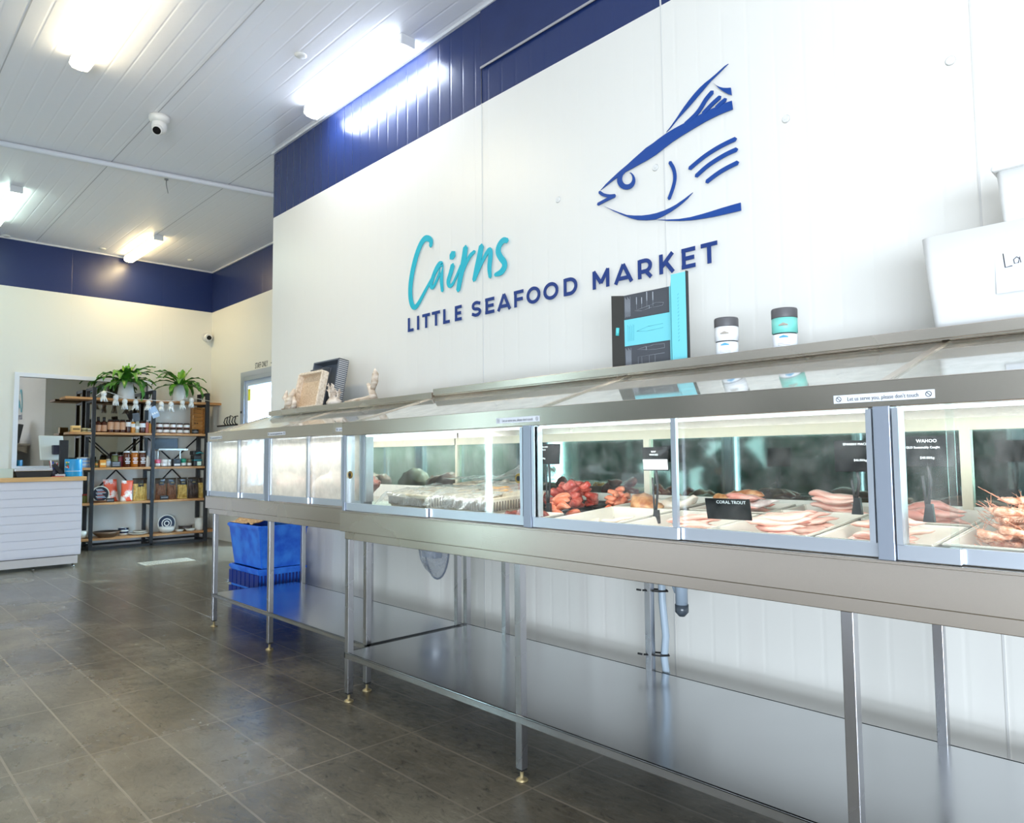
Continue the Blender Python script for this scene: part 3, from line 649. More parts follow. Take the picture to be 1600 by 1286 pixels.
# white screw caps on the wall
for k, (u, v, lb) in enumerate(((1228, 186, 'round white cap on the wall right of the fish fin'), (1485, 95, 'round white cap on the joint at the upper right'), (1024, 262, 'round white cap on the joint inside the fish head'), (872, 312, 'round white cap on the wall left of the fish mouth'))):
    p = at(u, v, 'y', YW); m = MB()
    m.tube([(p.x, YW-.006, p.z), (p.x, YW, p.z)], [.014, .019], 20); m.tube([(p.x, YW-.008, p.z), (p.x, YW-.006, p.z)], .005, 10)
    m.build('screw_cap', WHP, org=(p.x, YW, p.z), label=lb, cat='screw cap', group='screw caps on the panel walls and ceiling')
for k, (u, v, lb) in enumerate(((470, 86, 'round white cap on the ceiling left of the cool white batten'), (10, 368, 'ceiling cap at the far left above the blue band'), (160, 388, 'ceiling cap left of the warm yellow batten'), (298, 406, 'ceiling cap near the far corner'))):
    p = at(u, v, 'z', ZC); m = MB(); m.lathe([(0, -.016), (.03, -.016), (.045, -.005), (.045, -.0005), (0, -.0005)], (p.x, p.y, ZC), 20)
    m.build('screw_cap', WHP, org=(p.x, p.y, ZC), label=lb, cat='screw cap', group='screw caps on the panel walls and ceiling')
p = at(260, 280, 'z', ZC); m = MB(); m.tube([(p.x, p.y, ZC), (p.x, p.y, ZC-.05), (p.x+.02, p.y, ZC-.10), (p.x, p.y+.02, ZC-.15)], .004, 6); m.tube([(p.x, p.y, ZC-.01), (p.x, p.y, ZC)], .02, 12)
m.build('ceiling_hook', mat('hook_grey', (150, 150, 156), .4, .6), org=(p.x, p.y, ZC), label='small wire hook hanging from the ceiling beyond the conduit', cat='hook')
# cameras
p = at(249, 182, 'z', ZC)
t = thing('security_camera', (p.x, p.y, ZC), 'white dome security camera hanging from the ceiling', 'security camera')
m = MB(); m.lathe([(0, -.001), (.085, -.001), (.085, -.03), (.078, -.045), (.066, -.06), (0, -.06)][::-1], (p.x, p.y, ZC), 28); m.build('mount', WHP, t)
m = MB(); dv = Vector((.62, -.42, -.66)).normalized(); c = Vector((p.x, p.y, ZC-.10))
m.lathe([(0, -.06), (.03, -.055), (.05, -.04), (.062, -.01), (.062, .02), (.055, .05), (0, .05)], (p.x, p.y, ZC-.10), 28); m.tube([c+dv*.03, c+dv*.078], [.045, .040], 24); m.build('ball', WHP, t)
m = MB(); m.tube([c+dv*.074, c+dv*.082], .033, 22); m.build('lens', mat('lens_black', (14, 14, 18), .12), t)
p = at(323, 527, 'x', XF)
t = thing('security_camera', (XF, p.y-.0, p.z), 'small white turret camera high on the cream wall by the corner', 'security camera')
m = MB(); m.tube([(XF, p.y, p.z), (XF+.03, p.y, p.z)], .075, 24); m.tube([(XF+.03, p.y, p.z), (XF+.10, p.y, p.z-.02)], [.068, .058], 24); m.build('ball', WHP, t)
m = MB(); c = Vector((XF+.10, p.y, p.z-.02)); d_ = Vector((.9, -.2, -.25)).normalized(); m.tube([c-d_*.01, c+d_*.012], .034, 20); m.build('lens', MATS['lens_black'], t)
# STAFF ONLY lettering over the cold room door
m = MB(); add_text(m, 'STAFF ONLY', .115, (-9.60, YR-.001, 2.535), m=0, ext=.001, sx=.62)
m.tube([(-9.29, YR-.003, 2.53), (-9.20, YR-.003, 2.57)], .006, 6); m.build('door_sign_lettering', TXTK, org=(-9.6, YR, 2.53), label='thin black letters reading STAFF ONLY above the glass door', cat='sign')
# hook rail on the recess wall
m = MB(); pa, pb = at(341, 666, 'y', YR), at(372, 662, 'y', YR)
m.box(pa.x, pb.x, YR-.02, YR-.005, pa.z-.012, pa.z+.008)
for k in range(5):
    hx = pa.x+(pb.x-pa.x)*(.45+k*.13); m.tube([(hx, YR-.02, pa.z), (hx+.01, YR-.05, pa.z+.04), (hx+.03, YR-.04, pa.z+.10+.02*(k % 3)), (hx+.06, YR-.02, pa.z+.12)], .008, 6)
m.build('hook_rail', BLK, org=(pa.x, YR, pa.z), label='black twisted metal hook rail on the cream wall left of the glass door', cat='hook rail')

# ------------------------------------------------------------------ on the ledge
LZ = 1.60
t = thing('knife_gift_box', (-1.84, 2.62, LZ), 'open charcoal and turquoise knife box standing on the ledge', 'box')
G1 = mat('charcoal_card', (74, 76, 82), .6); G2 = mat('turquoise_card', (120, 208, 218), .5); G0 = mat('dark_card_side', (44, 45, 46), .6); LN = mat('pale_print', (168, 172, 178), .6); LT = mat('teal_print', (92, 178, 190), .6)
bx0, bx1, bz0, bz1, by = -1.965, -1.715, LZ+.001, LZ+.342, 2.60
m = MB(); m.box(bx0, bx1, by, by+.075, bz0, bz1, 0, bev=.001)
for a, b, c in ((bz0+.002, bz0+.105, 1), (bz0+.107, bz0+.228, 2), (bz0+.230, bz1-.002, 1)): m.box(bx0+.002, bx1-.006, by-.0012, by, a, b, c)
m.box(bx1-.006, bx1, by-.0012, by, bz0, bz1, 2)
m.build('base_tray', [G0, G1, G2], t)
m = MB(); m.prism([(bx0-.062, by-.012, bz0), (bx0, by, bz0), (bx0, by, bz1), (bx0-.062, by-.012, bz1+.008)], (0, .003, 0)); m.build('side_flap', mat('flap_dark', (52, 50, 46), .55), t)
m = MB(); fz = bz0+.178; m.tube([(bx0-.034, by-.0085, fz-.018), (bx0-.030, by-.0085, fz+.018)], .0085, 10, 0); m.build('clasp', mat('clasp_teal', (90, 200, 200), .4), t)
m = MB(); m.prism([(bx1, by-.0, bz0), (bx1+.028, by-.035, bz0), (bx1+.028, by-.035, bz1+.035), (bx1+.0, by-.0, bz1)], (.001, .002, 0)); m.box(bx1+.028, bx1+.100, by-.038, by-.028, bz0, bz1+.038, 0); m.box(bx1+.100, bx1+.103, by-.038, by-.02, bz0, bz1+.042, 1)
m.build('lid', [G2, ALUD], t)
m = MB(); y_ = by-.0016
def ln(p, q, w=.0012, mm=0): m.tube([(p[0], y_, p[1]), (q[0], y_, q[1])], w*.5, 4, mm)
for z0_, z1_ in ((bz0+.008, bz0+.098), (bz0+.238, bz1-.010)):
    for k in range(9): ln((bx0+.008+k*.0036, z0_+.002*(k % 3)), (bx0+.008+k*.0036, z1_-.004*(k % 4)), .0016)
kz = bz0+.262
ln((bx0+.06, kz), (bx0+.10, kz-.006)); ln((bx0+.10, kz-.006), (bx0+.15, kz+.002)); ln((bx0+.06, kz), (bx0+.14, kz+.012)); ln((bx0+.14, kz+.014), (bx0+.14, kz-.002), .002)
ln((bx0+.145, kz+.012), (bx0+.175, kz+.020)); ln((bx0+.175, kz+.020), (bx0+.215, kz+.014)); ln((bx0+.215, kz+.014), (bx0+.21, kz+.002)); ln((bx0+.21, kz+.002), (bx0+.15, kz))
for a, l_ in ((.072, .05), (.10, .045), (.128, .065), (.16, .06)): ln((bx0+a, kz+.005), (bx0+a, kz+.005+l_*.5)); ln((bx0+a, kz+.005+l_*.45), (bx0+a, kz+.01+l_), .005)
kz = bz0+.085
ln((bx0+.07, kz), (bx0+.12, kz+.009)); ln((bx0+.07, kz), (bx0+.12, kz-.006)); ln((bx0+.12, kz+.009), (bx0+.12, kz-.008), .003); ln((bx0+.12, kz+.006), (bx0+.16, kz+.012)); ln((bx0+.12, kz-.006), (bx0+.17, kz-.009)); ln((bx0+.16, kz+.012), (bx0+.215, kz+.010)); ln((bx0+.17, kz-.009), (bx0+.215, kz-.008)); ln((bx0+.215, kz+.010), (bx0+.215, kz-.008))
ln((bx0+.075, kz-.033), (bx0+.215, kz-.030))
for a in (.075, .095, .135, .165): ln((bx0+a, kz-.033), (bx0+a, kz-.078))
tz = bz0+.168
for k in range(8): ln((bx0+.02+k*.005, tz-.04), (bx0+.02+k*.005, tz+.035-.004*(k % 3)), .001, 1)
ln((bx0+.07, tz), (bx0+.13, tz-.006), .0015, 1); ln((bx0+.07, tz), (bx0+.13, tz+.014), .0015, 1); ln((bx0+.13, tz+.014), (bx0+.21, tz+.016), .0015, 1); ln((bx0+.13, tz-.006), (bx0+.21, tz-.002), .0015, 1)
for k in range(14): m.tube([(bx1+.060, by-.0392, bz0+.09+k*.015), (bx1+.066, by-.0392, bz0+.09+k*.015+.007)], .001, 4, 1)
m.build('printed_artwork', [LN, LT], t)

def jar_stack(cx, cy, r, z, cols, lid, label):
    t = thing('spice_jar', (cx, cy, z), label, 'jar')
    h = .058*2.0
    m = MB(); m.lathe([(0, .001), (r*.93, .001), (r*.96, .006), (r*.96, .062), (r*.90, .064), (r*.90, .067), (r, .069), (r, .124), (0, .124)], (cx, cy, z), 36, mats=[0, 0, 1, 2, 2, 3, 3, 3])
    m.build('jar_body', [ALUD, mat('jar_white', (244, 246, 250), .4), ALUD, mat(cols[0], cols[1], .4)], t)
    m = MB(); m.lathe([(0, .124), (r*1.01, .124), (r*1.02, .128), (r*1.02, .156), (r*.98, .161), (0, .161)], (cx, cy, z), 36); m.build('lid', lid, t)
    m = MB(); dirv = Vector((.35, -1)).normalized(); aa = math.atan2(dirv.y, dirv.x)
    for k in range(7):
        for (zz, rr, mm, s) in ((.095, r+.0008, 0, .0085), (.050, r*.96+.0008, 1, .007)):
            a = aa+(k-3)*.1; m.tube([(cx+(rr-.001)*math.cos(a), cy+(rr-.001)*math.sin(a), z+zz-s*.35), (cx+(rr-.001)*math.cos(a), cy+(rr-.001)*math.sin(a), z+zz+s*(1-abs(k-3)*.22))], .0028, 6, mm)
    for j in range(3):
        pts = [(cx+(r*.96+.0004)*math.cos(aa+q), cy+(r*.96+.0004)*math.sin(aa+q), z+.014+j*.006) for q in np.linspace(-.5, .5, 7)]
        m.tube(pts, .0006, 4, 2)
    m.build('jar_print', [mat('print_stone', (178, 168, 156), .5), mat('print_skyblue', (96, 176, 220), .5), mat('print_grey', (140, 140, 150), .5)], t)
GL = mat('grey_lid', (92, 90, 92), .45)
jar_stack(-1.455, 2.60, .0465, LZ, ('jar_upper_white', (246, 246, 248)), GL, 'white two-tier jar with grey lid, beside the open knife box')
jar_stack(-1.213, 2.60, .0465, LZ, ('jar_upper_mint', (128, 214, 200)), GL, 'mint green and white two-tier jar with grey lid on the ledge')
# large white tubs
def tub(name, x0, x1, y0, y1, z0, z1, taper, label, mt=None, lidm=False, cat='tub', r=.03):
    t = thing(name, ((x0+x1)/2, (y0+y1)/2, z0), label, cat)
    b = bmesh.new(); bmesh.ops.create_cube(b, size=1)
    for v in b.verts:
        k = taper if v.co.z < 0 else 0
        v.co = Vector((x0+k+(v.co.x+.5)*(x1-x0-2*k), y0+k+(v.co.y+.5)*(y1-y0-2*k), z0+(v.co.z+.5)*(z1-z0)))
    bmesh.ops.bevel(b, geom=[e for e in b.edges if not all(v.co.z > z1-1e-4 for v in e.verts)], offset=r, segments=5, affect='EDGES', profile=.5)
    m = MB(); m.merge(b, 0, sm=True); o = m.build('tub_body', mt or WHP, t)
    return t
t = tub('storage_tub', -.735, .10, 2.58, 3.0, LZ+.001, LZ+.318, .022, 'big white storage tub with a handwritten label on the ledge')
m = MB(); m.box(-.53, -.20, 2.5875, 2.5885, LZ+.10, LZ+.245, 0, rot=Matrix.Rotation(.0, 3, 'X'))
m.build('paper_label', mat('label_grey_paper', (214, 214, 220), .6), t)
m = MB(); q = [(-.508, .222), (-.504, .178), (-.486, .180)]
m.tube([(x, 2.5866, LZ+z) for x, z in q], .0014, 5)
q = [(-.466, .198), (-.474, .205), (-.482, .198), (-.480, .186), (-.470, .186), (-.466, .204), (-.464, .186)]; m.tube([(x, 2.5866, LZ+z) for x, z in q], .0012, 5)
q = [(-.453, .206), (-.452, .186)]; m.tube([(x, 2.5866, LZ+z) for x, z in q], .0012, 5); q = [(-.452, .198), (-.444, .207), (-.436, .203)]; m.tube([(x, 2.5866, LZ+z) for x, z in q], .0012, 5)
q = [(-.425, .200), (-.433, .206), (-.437, .196), (-.430, .187), (-.424, .204), (-.424, .172), (-.436, .168)]; m.tube([(x, 2.5866, LZ+z) for x, z in q], .0012, 5)
m.build('handwriting', TXTK, t)
t = tub('storage_tub', -.525, .0, 2.62, 2.95, LZ+.320, LZ+.50, .012, 'smaller white lidded tub stacked on the big labelled tub', r=.02)
m = MB(); m.box(-.535, .01, 2.61, 2.96, LZ+.492, LZ+.512, bev=.008); m.build('lid', WHP, t)
m = MB(); m.box(-.36, -.2, 2.619, 2.620, LZ+.36, LZ+.46); m.build('paper_label', MATS['label_grey_paper'], t)

# woven trays, coral and driftwood at the far end of the ledge
LZ1 = 1.583
t = thing('wire_basket', (-4.78, 2.78, LZ1), 'dark wire-sided serving tray leaning on the wall at the back', 'tray')
R8 = Matrix.Rotation(math.radians(-10), 3, 'X'); pv = (-4.8, 2.93, LZ1)
def rbox(m, *a, mm=0, bev=0): m.box(*a, m=mm, bev=bev, rot=R8, piv=pv)
x0, x1, z0, z1 = -5.03, -4.63, LZ1+.008, LZ1+.40
m = MB()
rbox(m, x0, x1, 2.93, 2.94, z0+.01, z1-.01); 
for a in ((x0, x0+.014, z0, z1), (x1-.014, x1, z0, z1)): rbox(m, a[0], a[1], 2.85, 2.94, a[2], a[3], bev=.004)
rbox(m, x0, x1, 2.85, 2.94, z1-.014, z1, bev=.004); rbox(m, x0, x1, 2.85, 2.94, z0, z0+.014, bev=.004)
m.build('tray_shell', mat('smoke_plastic', (92, 98, 108), .3), t)
m = MB()
for k in range(24):
    zz = z0+.02+k*.0155
    rbox(m, x1-.001, x1+.004, 2.855, 2.935, zz, zz+.006)
m.build('side_slots', mat('slot_pale', (208, 206, 204), .5), t)
t.location += Vector((-.235, -.095, 0))
t = thing('wire_basket', (-4.86, 2.74, LZ1), 'small black tray between the beige tray and the dark wire-sided tray', 'tray')
m = MB(); R9 = Matrix.Rotation(math.radians(-12), 3, 'X'); pv2 = (-4.86, 2.80, LZ1)
m.box(-4.99, -4.72, 2.80, 2.815, LZ1+.008, LZ1+.34, rot=R9, piv=pv2, bev=.004); m.box(-4.985, -4.725, 2.775, 2.80, LZ1+.315, LZ1+.335, rot=R9, piv=pv2, bev=.004); m.box(-4.745, -4.725, 2.775, 2.80, LZ1+.012, LZ1+.315, rot=R9, piv=pv2)
m.build('tray_shell', mat('charcoal_plastic', (60, 64, 72), .3), t)
t.location += Vector((-.18, -.10, 0))
t = thing('woven_basket', (-4.90, 2.66, LZ1), 'beige woven tray propped upright in front of the dark trays', 'basket')
m = MB(); R10 = Matrix.Rotation(math.radians(-12), 3, 'X'); pv3 = (-4.9, 2.70, LZ1)
WV = noisy('woven_cane', (196, 166, 134), (228, 204, 176), 70, (.6, .8), .5, stretch=(1, 1, 3))
m.box(-5.08, -4.71, 2.70, 2.712, LZ1+.01, LZ1+.265, rot=R10, piv=pv3, bev=.004); m.build('basket_base', WV, t)
m = MB()
for a in ((-5.085, -5.065, LZ1+.008, LZ1+.275), (-4.725, -4.705, LZ1+.008, LZ1+.275)): m.box(a[0], a[1], 2.655, 2.712, a[2], a[3], rot=R10, piv=pv3, bev=.006)
m.box(-5.065, -4.725, 2.655, 2.712, LZ1+.262, LZ1+.282, rot=R10, piv=pv3, bev=.006); m.box(-5.065, -4.725, 2.655, 2.712, LZ1+.006, LZ1+.02, rot=R10, piv=pv3, bev=.004)
m.build('basket_rim', noisy('cane_rim', (214, 192, 166), (240, 224, 204), 60, (.6, .8), .5), t)
t.location += Vector((-.055, -.085, 0)); t.scale = (1, 1, 1.03)
COR = noisy('coral_bone', (188, 168, 150), (232, 220, 206), 18, (.7, .9), .5)
def branchy(mb, p, d, L, r, depth, rnd):
    q = [Vector(p)]
    for k in range(4): d = (d+Vector((rnd.uniform(-.25, .25), rnd.uniform(-.25, .25), rnd.uniform(-.1, .25)))).normalized(); q.append(q[-1]+d*L/4)
    mb.tube(q, [r, r*.95, r*.85, r*.7, r*.45], 7)
    if depth:
        for k in range(3): branchy(mb, q[rnd.choice((2, 3, 4))], (d+Vector((rnd.uniform(-1, 1), rnd.uniform(-1, 1), rnd.uniform(-.2, .8)))).normalized(), L*.6, r*.6, depth-1, rnd)
rn = random.Random(3)
m = MB()
for k in range(6): branchy(m, (-4.44+rn.uniform(-.03, .03), 2.60, LZ1+.03), Vector((rn.uniform(-1, 1), rn.uniform(-.4, .4), rn.uniform(.5, 1))).normalized(), .07, .013, 2, rn)
m.lathe([(0, 0.001), (.045, .001), (.05, .02), (.03, .05), (0, .055)], (-4.44, 2.60, LZ1), 12, sx=1.4)
_c = m.build('coral', COR, org=(-4.44, 2.6, LZ1), label='bushy pale branching coral on the ledge left of the driftwood', cat='coral')
_c.location += Vector((.02, -.07, 0))
m = MB(); m.tube([(-4.34, 2.57, LZ1+.022), (-4.22, 2.57, LZ1+.026), (-4.10, 2.58, LZ1+.030), (-4.03, 2.6, LZ1+.05), (-4.06, 2.6, LZ1+.11), (-4.10, 2.6, LZ1+.16)], [.016, .022, .026, .032, .024, .012], 9)
m.tube([(-4.05, 2.6, LZ1+.10), (-4.02, 2.6, LZ1+.17), (-4.01, 2.6, LZ1+.23), (-4.015, 2.6, LZ1+.275)], [.016, .024, .022, .004], 9)
_c = m.build('driftwood', noisy('driftwood_bleached', (190, 166, 140), (236, 222, 206), 14, (.7, .9), .4, stretch=(1, 1, 3)), org=(-4.15, 2.58, LZ1), label='bleached driftwood branch with an upturned end on the ledge', cat='driftwood')
_c.location += Vector((-.07, .045, 0)); _c.scale = (1, 1, .85)
m = MB(); m.tube([(-5.10, 2.56, LZ1+.003), (-5.08, 2.56, LZ1+.06), (-5.03, 2.56, LZ1+.11), (-5.02, 2.57, LZ1+.16)], [.03, .034, .028, .008], 9); m.tube([(-5.08, 2.56, LZ1+.05), (-5.13, 2.55, LZ1+.1), (-5.10, 2.55, LZ1+.15)], [.02, .022, .006], 8); m.tube([(-5.02, 2.56, LZ1+.004), (-4.99, 2.56, LZ1+.05), (-5.01, 2.56, LZ1+.10)], [.024, .02, .008], 8)
m.tube([(-5.18, 2.55, LZ1+.012), (-5.10, 2.56, LZ1+.014), (-5.0, 2.56, LZ1+.012)], [.006, .014, .01], 7)
_c = m.build('driftwood', MATS['driftwood_bleached'], org=(-5.05, 2.56, LZ1), label='gnarled pale driftwood piece in front of the beige woven tray', cat='driftwood')
_c.location += Vector((0, -.035, 0))

# ------------------------------------------------------------------ seafood inside the clear cabinet
SL = .07; RXD = math.atan(SL)
def dz(y, yf=1.886, zf=.95): return zf-.025+SL*(y-yf-.045)
def fillet_mesh(seed, L, Wd, H, mt, bend=.3, name='fillet', nu=14, nv=10, lump=.25, taper=.5):
    rnd = random.Random(seed); bm = bmesh.new(); rings = []
    off = Vector((seed*3.1, seed*1.7, 0))
    for i in range(nu+1):
        t = i/nu; x = (t-.5)*L; w = max(.02, math.sin(PI*min(1, max(0, t)))**.45)*(1-taper*t)
        cy = bend*L*(t-.5)**2*(1 if seed % 2 else -1); cz = H*.35*math.sin(t*5+seed)
        rg = []
        for k in range(nv):
            a = 2*PI*k/nv; p = Vector((x, cy+Wd/2*w*math.cos(a), H/2+cz*.5+H/2*w*math.sin(a)))
            n_ = noise.noise(p*28+off)*lump; p.y += n_*Wd*.35; p.z += n_*H*.9
            if p.z < 0: p.z *= .2
            rg.append(bm.verts.new(p))
        rings.append(rg)
    for i in range(nu):
        for k in range(nv):
            f = bm.faces.new([rings[i][k], rings[i][(k+1) % nv], rings[i+1][(k+1) % nv], rings[i+1][k]]); f.smooth = True
    bm.faces.new(rings[0]); bm.faces.new(rings[-1][::-1]); bmesh.ops.recalc_face_normals(bm, faces=list(bm.faces))
    me = bpy.data.meshes.new(name); bm.to_mesh(me); bm.free(); me.materials.append(mt)
    return me
def place(name, me, loc, rot, label, cat, group, sc=1):
    o = bpy.data.objects.new(name, me); COL.objects.link(o); o.location = loc; o.rotation_euler = rot
    o.scale = (sc, sc, sc) if not isinstance(sc, tuple) else sc; tag(o, label, cat, group); ORG[o] = Vector(loc); return o
PINK = noisy('pale_pink_fish', (232, 166, 148), (248, 208, 192), 30, (.22, .4), .25, stretch=(.4, 1, 1), sss=.2)
PINK2 = noisy('rosy_fish', (222, 136, 120), (244, 190, 174), 26, (.2, .4), .25, stretch=(.4, 1, 1), sss=.2)
TUNA = noisy('red_tuna', (196, 62, 52), (236, 124, 104), 34, (.18, .35), .25, sss=.15)
SALM = noisy('salmon_flesh', (226, 106, 70), (246, 164, 126), 40, (.2, .35), .3, stretch=(.3, 1, 1), sss=.15)
PALEF = noisy('cream_fish', (238, 214, 190), (252, 238, 224), 22, (.25, .4), .2, sss=.1)
SKIN = noisy('silver_pink_skin', (196, 170, 164), (240, 222, 214), 30, (.2, .35), .2)
SHELLR = noisy('red_brown_shell', (96, 34, 26), (158, 72, 50), 30, (.2, .35), .5)
PRAWN = noisy('prawn_shell', (196, 112, 76), (246, 206, 178), 60, (.18, .35), .4)
GRILL = noisy('golden_skin', (170, 92, 44), (232, 172, 118), 26, (.25, .4), .4)

def tray(name, x0, x1, y0, y1, h, label, mt, tilt=True, rim=.010, cat='tray', group=None, slots=False):
    w, d = x1-x0, y1-y0; t = thing(name, (x0, y0, dz(y0)+.001), label, cat, group)
    b = bmesh.new()
    def ring(inset, z): return [b.verts.new((x0+inset+(w-2*inset)*a, y0+inset+(d-2*inset)*c, t.location.z+z)) for a, c in ((0, 0), (1, 0), (1, 1), (0, 1))]
    lv = [ring(.022, 0), ring(.004, h-.006), ring(0, h-.006), ring(0, h), ring(rim, h), ring(.028, .004)]
    for i in range(5):
        for k in range(4): b.faces.new([lv[i][k], lv[i][(k+1) % 4], lv[i+1][(k+1) % 4], lv[i+1][k]])
    b.faces.new(lv[0][::-1]); b.faces.new(lv[-1])
    bmesh.ops.bevel(b, geom=[e for e in b.edges if abs(e.verts[0].co.z-e.verts[1].co.z) > .001 or e.verts[0].co.z > t.location.z+h-.007], offset=.003, segments=2, affect='EDGES')
    m = MB(); m.merge(b, 0, sm=False)
    m.build('tray_shell', mt, t)
    if slots:
        m = MB(); z0 = t.location.z
        n = int(w/.016)
        for k in range(n):
            xx = x0+.02+k*(w-.04)/n
            m.box(xx, xx+.006, y0+.004, y0+.012, z0+h*.35, z0+h*.8)
        n = int(d/.016)
        for k in range(n):
            yy = y0+.02+k*(d-.04)/n
            m.box(x1-.012, x1-.004, yy, yy+.006, z0+h*.35, z0+h*.8); m.box(x0+.004, x0+.012, yy, yy+.006, z0+h*.35, z0+h*.8)
        m.build('side_slots', mat('slot_shadow', (120, 104, 88), .6), t)
    if tilt: t.rotation_euler = (RXD, 0, 0)
    return t
def fill(x0, x1, y0, y1, base, n, meshes, name, label, cat, group, seed, heap=.03, L=.12, sc=(.85, 1.15), ang=None, pad=.0):
    "lays n pieces one by one, each where the heap is lowest, resting on what already lies there"
    rnd = random.Random(seed); out = []; st = .006
    cx, cy = (x0+x1)/2, (y0+y1)/2; hx, hy = (x1-x0)/2, (y1-y0)/2
    gx_ = np.arange(x0-.14, x1+.14, st); gy_ = np.arange(y0-.14, y1+.14, st); GX_, GY_ = np.meshgrid(gx_, gy_, indexing='ij'); H_ = np.zeros(GX_.shape)
    dims = {}
    for me in set(meshes):
        co = np.array([v.co[:] for v in me.vertices]); lo, hi = co.min(0), co.max(0)
        if name == 'prawn': hi[2], lo[0], lo[1], hi[0], hi[1] = .022, -.036, -.036, .036, .036
        dims[me.name] = (lo, hi)
    for k in range(n):
        lay = k/n; best = None; me = rnd.choice(meshes); s_ = rnd.uniform(*sc); lo, hi = dims[me.name]
        hl, hw, hz = (hi[0]-lo[0])/2*s_, (hi[1]-lo[1])/2*s_, (hi[2]-min(0, lo[2]))*s_
        ccx, ccy = (hi[0]+lo[0])/2*s_, (hi[1]+lo[1])/2*s_
        for c in range(9):
            a = rnd.uniform(0, 2*PI) if ang is None else ang+rnd.uniform(-.45, .45)
            ex = min(.9*hx, abs(hl*math.cos(a))+abs(hw*math.sin(a))); ey = min(.9*hy, abs(hl*math.sin(a))+abs(hw*math.cos(a)))
            x = cx+rnd.uniform(-1, 1)*(hx+.015-ex)*(1-.3*lay); y = cy+rnd.uniform(-1, 1)*(hy+.015-ey)*(1-.3*lay)
            px, py = x+ccx*math.cos(a)-ccy*math.sin(a), y+ccx*math.sin(a)+ccy*math.cos(a)
            u = (GX_-px)*math.cos(a)+(GY_-py)*math.sin(a); v = -(GX_-px)*math.sin(a)+(GY_-py)*math.cos(a)
            mk = (np.abs(u/(hl+.003))**3+np.abs(v/(hw+.003))**3) < 1
            z = H_[mk].max() if mk.any() else 0
            if best is None or z < best[0]: best = (z, x, y, a, mk)
        z, x, y, a, mk = best
        H_[mk] = z+hz*.42
        out.append(place(name, me, (x, y, dz(y)+base+z+pad), (RXD*math.cos(a), -RXD*math.sin(a), a) if False else (Matrix.Rotation(RXD, 4, 'X') @ Matrix.Rotation(a, 4, 'Z')).to_euler(), label, cat, group, s_))
    return out
FP = [fillet_mesh(s, .17, .066, .030, PINK) for s in range(1, 5)]
FR = [fillet_mesh(s+10, .15, .062, .034, PINK2) for s in range(1, 4)]
FC = [fillet_mesh(s+20, .14, .05, .026, PALEF) for s in range(1, 3)]
TU = [fillet_mesh(s+30, .060, .046, .034, TUNA, name='tuna_chunk', bend=.1, nu=8, nv=8, lump=.5, taper=.2) for s in range(1, 5)]
SA = [fillet_mesh(s+40, .062, .036, .026, SALM, name='salmon_piece', bend=.1, nu=8, nv=8, lump=.5, taper=.2) for s in range(1, 4)]
# bay with the fillet trays
tray('fish_tray', -1.845, -1.535, 1.955, 2.34, .052, 'white tray at the front left of the middle bay, nearly empty', TUBW)
tray('fish_tray', -1.515, -1.195, 1.955, 2.34, .052, 'white front tray of loose pale fillets in the middle of the middle bay', TUBW)
tray('fish_tray', -1.165, -.865, 1.955, 2.42, .060, 'white front tray heaped with pink fillets behind the black CORAL TROUT card', TUBW)
tray('fish_tray', -.850, -.555, 1.955, 2.27, .060, 'white front tray right of the wide post, below the wahoo card', TUBW)
tray('fish_tray', -.540, -.225, 1.955, 2.42, .066, 'white tray of prawns at the right edge of the photo', TUBW)
tray('fish_tray', -1.50, -1.19, 2.36, 2.61, .055, 'white back tray behind the front tray of pale fillets', TUBW)
tray('fish_tray', -1.17, -.87, 2.44, 2.615, .055, 'white back tray below the dark mirror, behind the heaped pink fillets', TUBW)
tray('fish_tray', -.855, -.555, 2.30, 2.61, .060, 'white back tray of rosy fillets right of the wide post', TUBW)
tray('fish_tray', -.54, -.23, 2.44, 2.61, .060, 'white back tray behind the prawns', TUBW)
tray('fish_tray', -1.86, -1.56, 2.36, 2.61, .050, 'white back tray holding the big fish pieces', TUBW)
tray('fish_tray', -2.19, -1.925, 1.955, 2.14, .046, 'small white tray of red-brown bugs left of the post', TUBW)
fill(-1.80, -1.60, 2.02, 2.28, .010, 3, FC, 'fillet', 'cream coloured fillet lying in the nearly empty front left tray', 'fish', 'fillets in the front left tray of the middle bay', 1, .008)
fill(-1.47, -1.24, 2.02, 2.28, .010, 6, FP, 'fillet', 'pale pink fillet in the middle front tray', 'fish', 'fillets in the middle front tray', 2, .022, ang=.5)
fill(-1.12, -.91, 2.03, 2.35, .012, 12, FP+FR[:1], 'fillet', 'pink fillet heaped behind the coral trout card', 'fish', 'fillets behind the coral trout card', 3, .062, ang=.7)
fill(-.82, -.59, 2.02, 2.22, .012, 7, FP, 'fillet', 'pale fillet in the front tray below the wahoo card', 'fish', 'fillets below the wahoo card', 4, .035, ang=.5)
fill(-.82, -.59, 2.36, 2.56, .012, 8, FR, 'fillet', 'rosy fillet in the back tray right of the wide post', 'fish', 'fillets in the back tray right of the post', 5, .05, ang=.3)
fill(-1.14, -.90, 2.48, 2.58, .012, 7, FP, 'fillet', 'pale fillet in the back tray below the mirror', 'fish', 'fillets in the back tray below the mirror', 6, .02, ang=.1)
fill(-1.46, -1.24, 2.41, 2.56, .012, 8, FR, 'fillet', 'rosy fillet in the back tray of the middle bay', 'fish', 'fillets in the middle back tray', 7, .03, ang=.2)
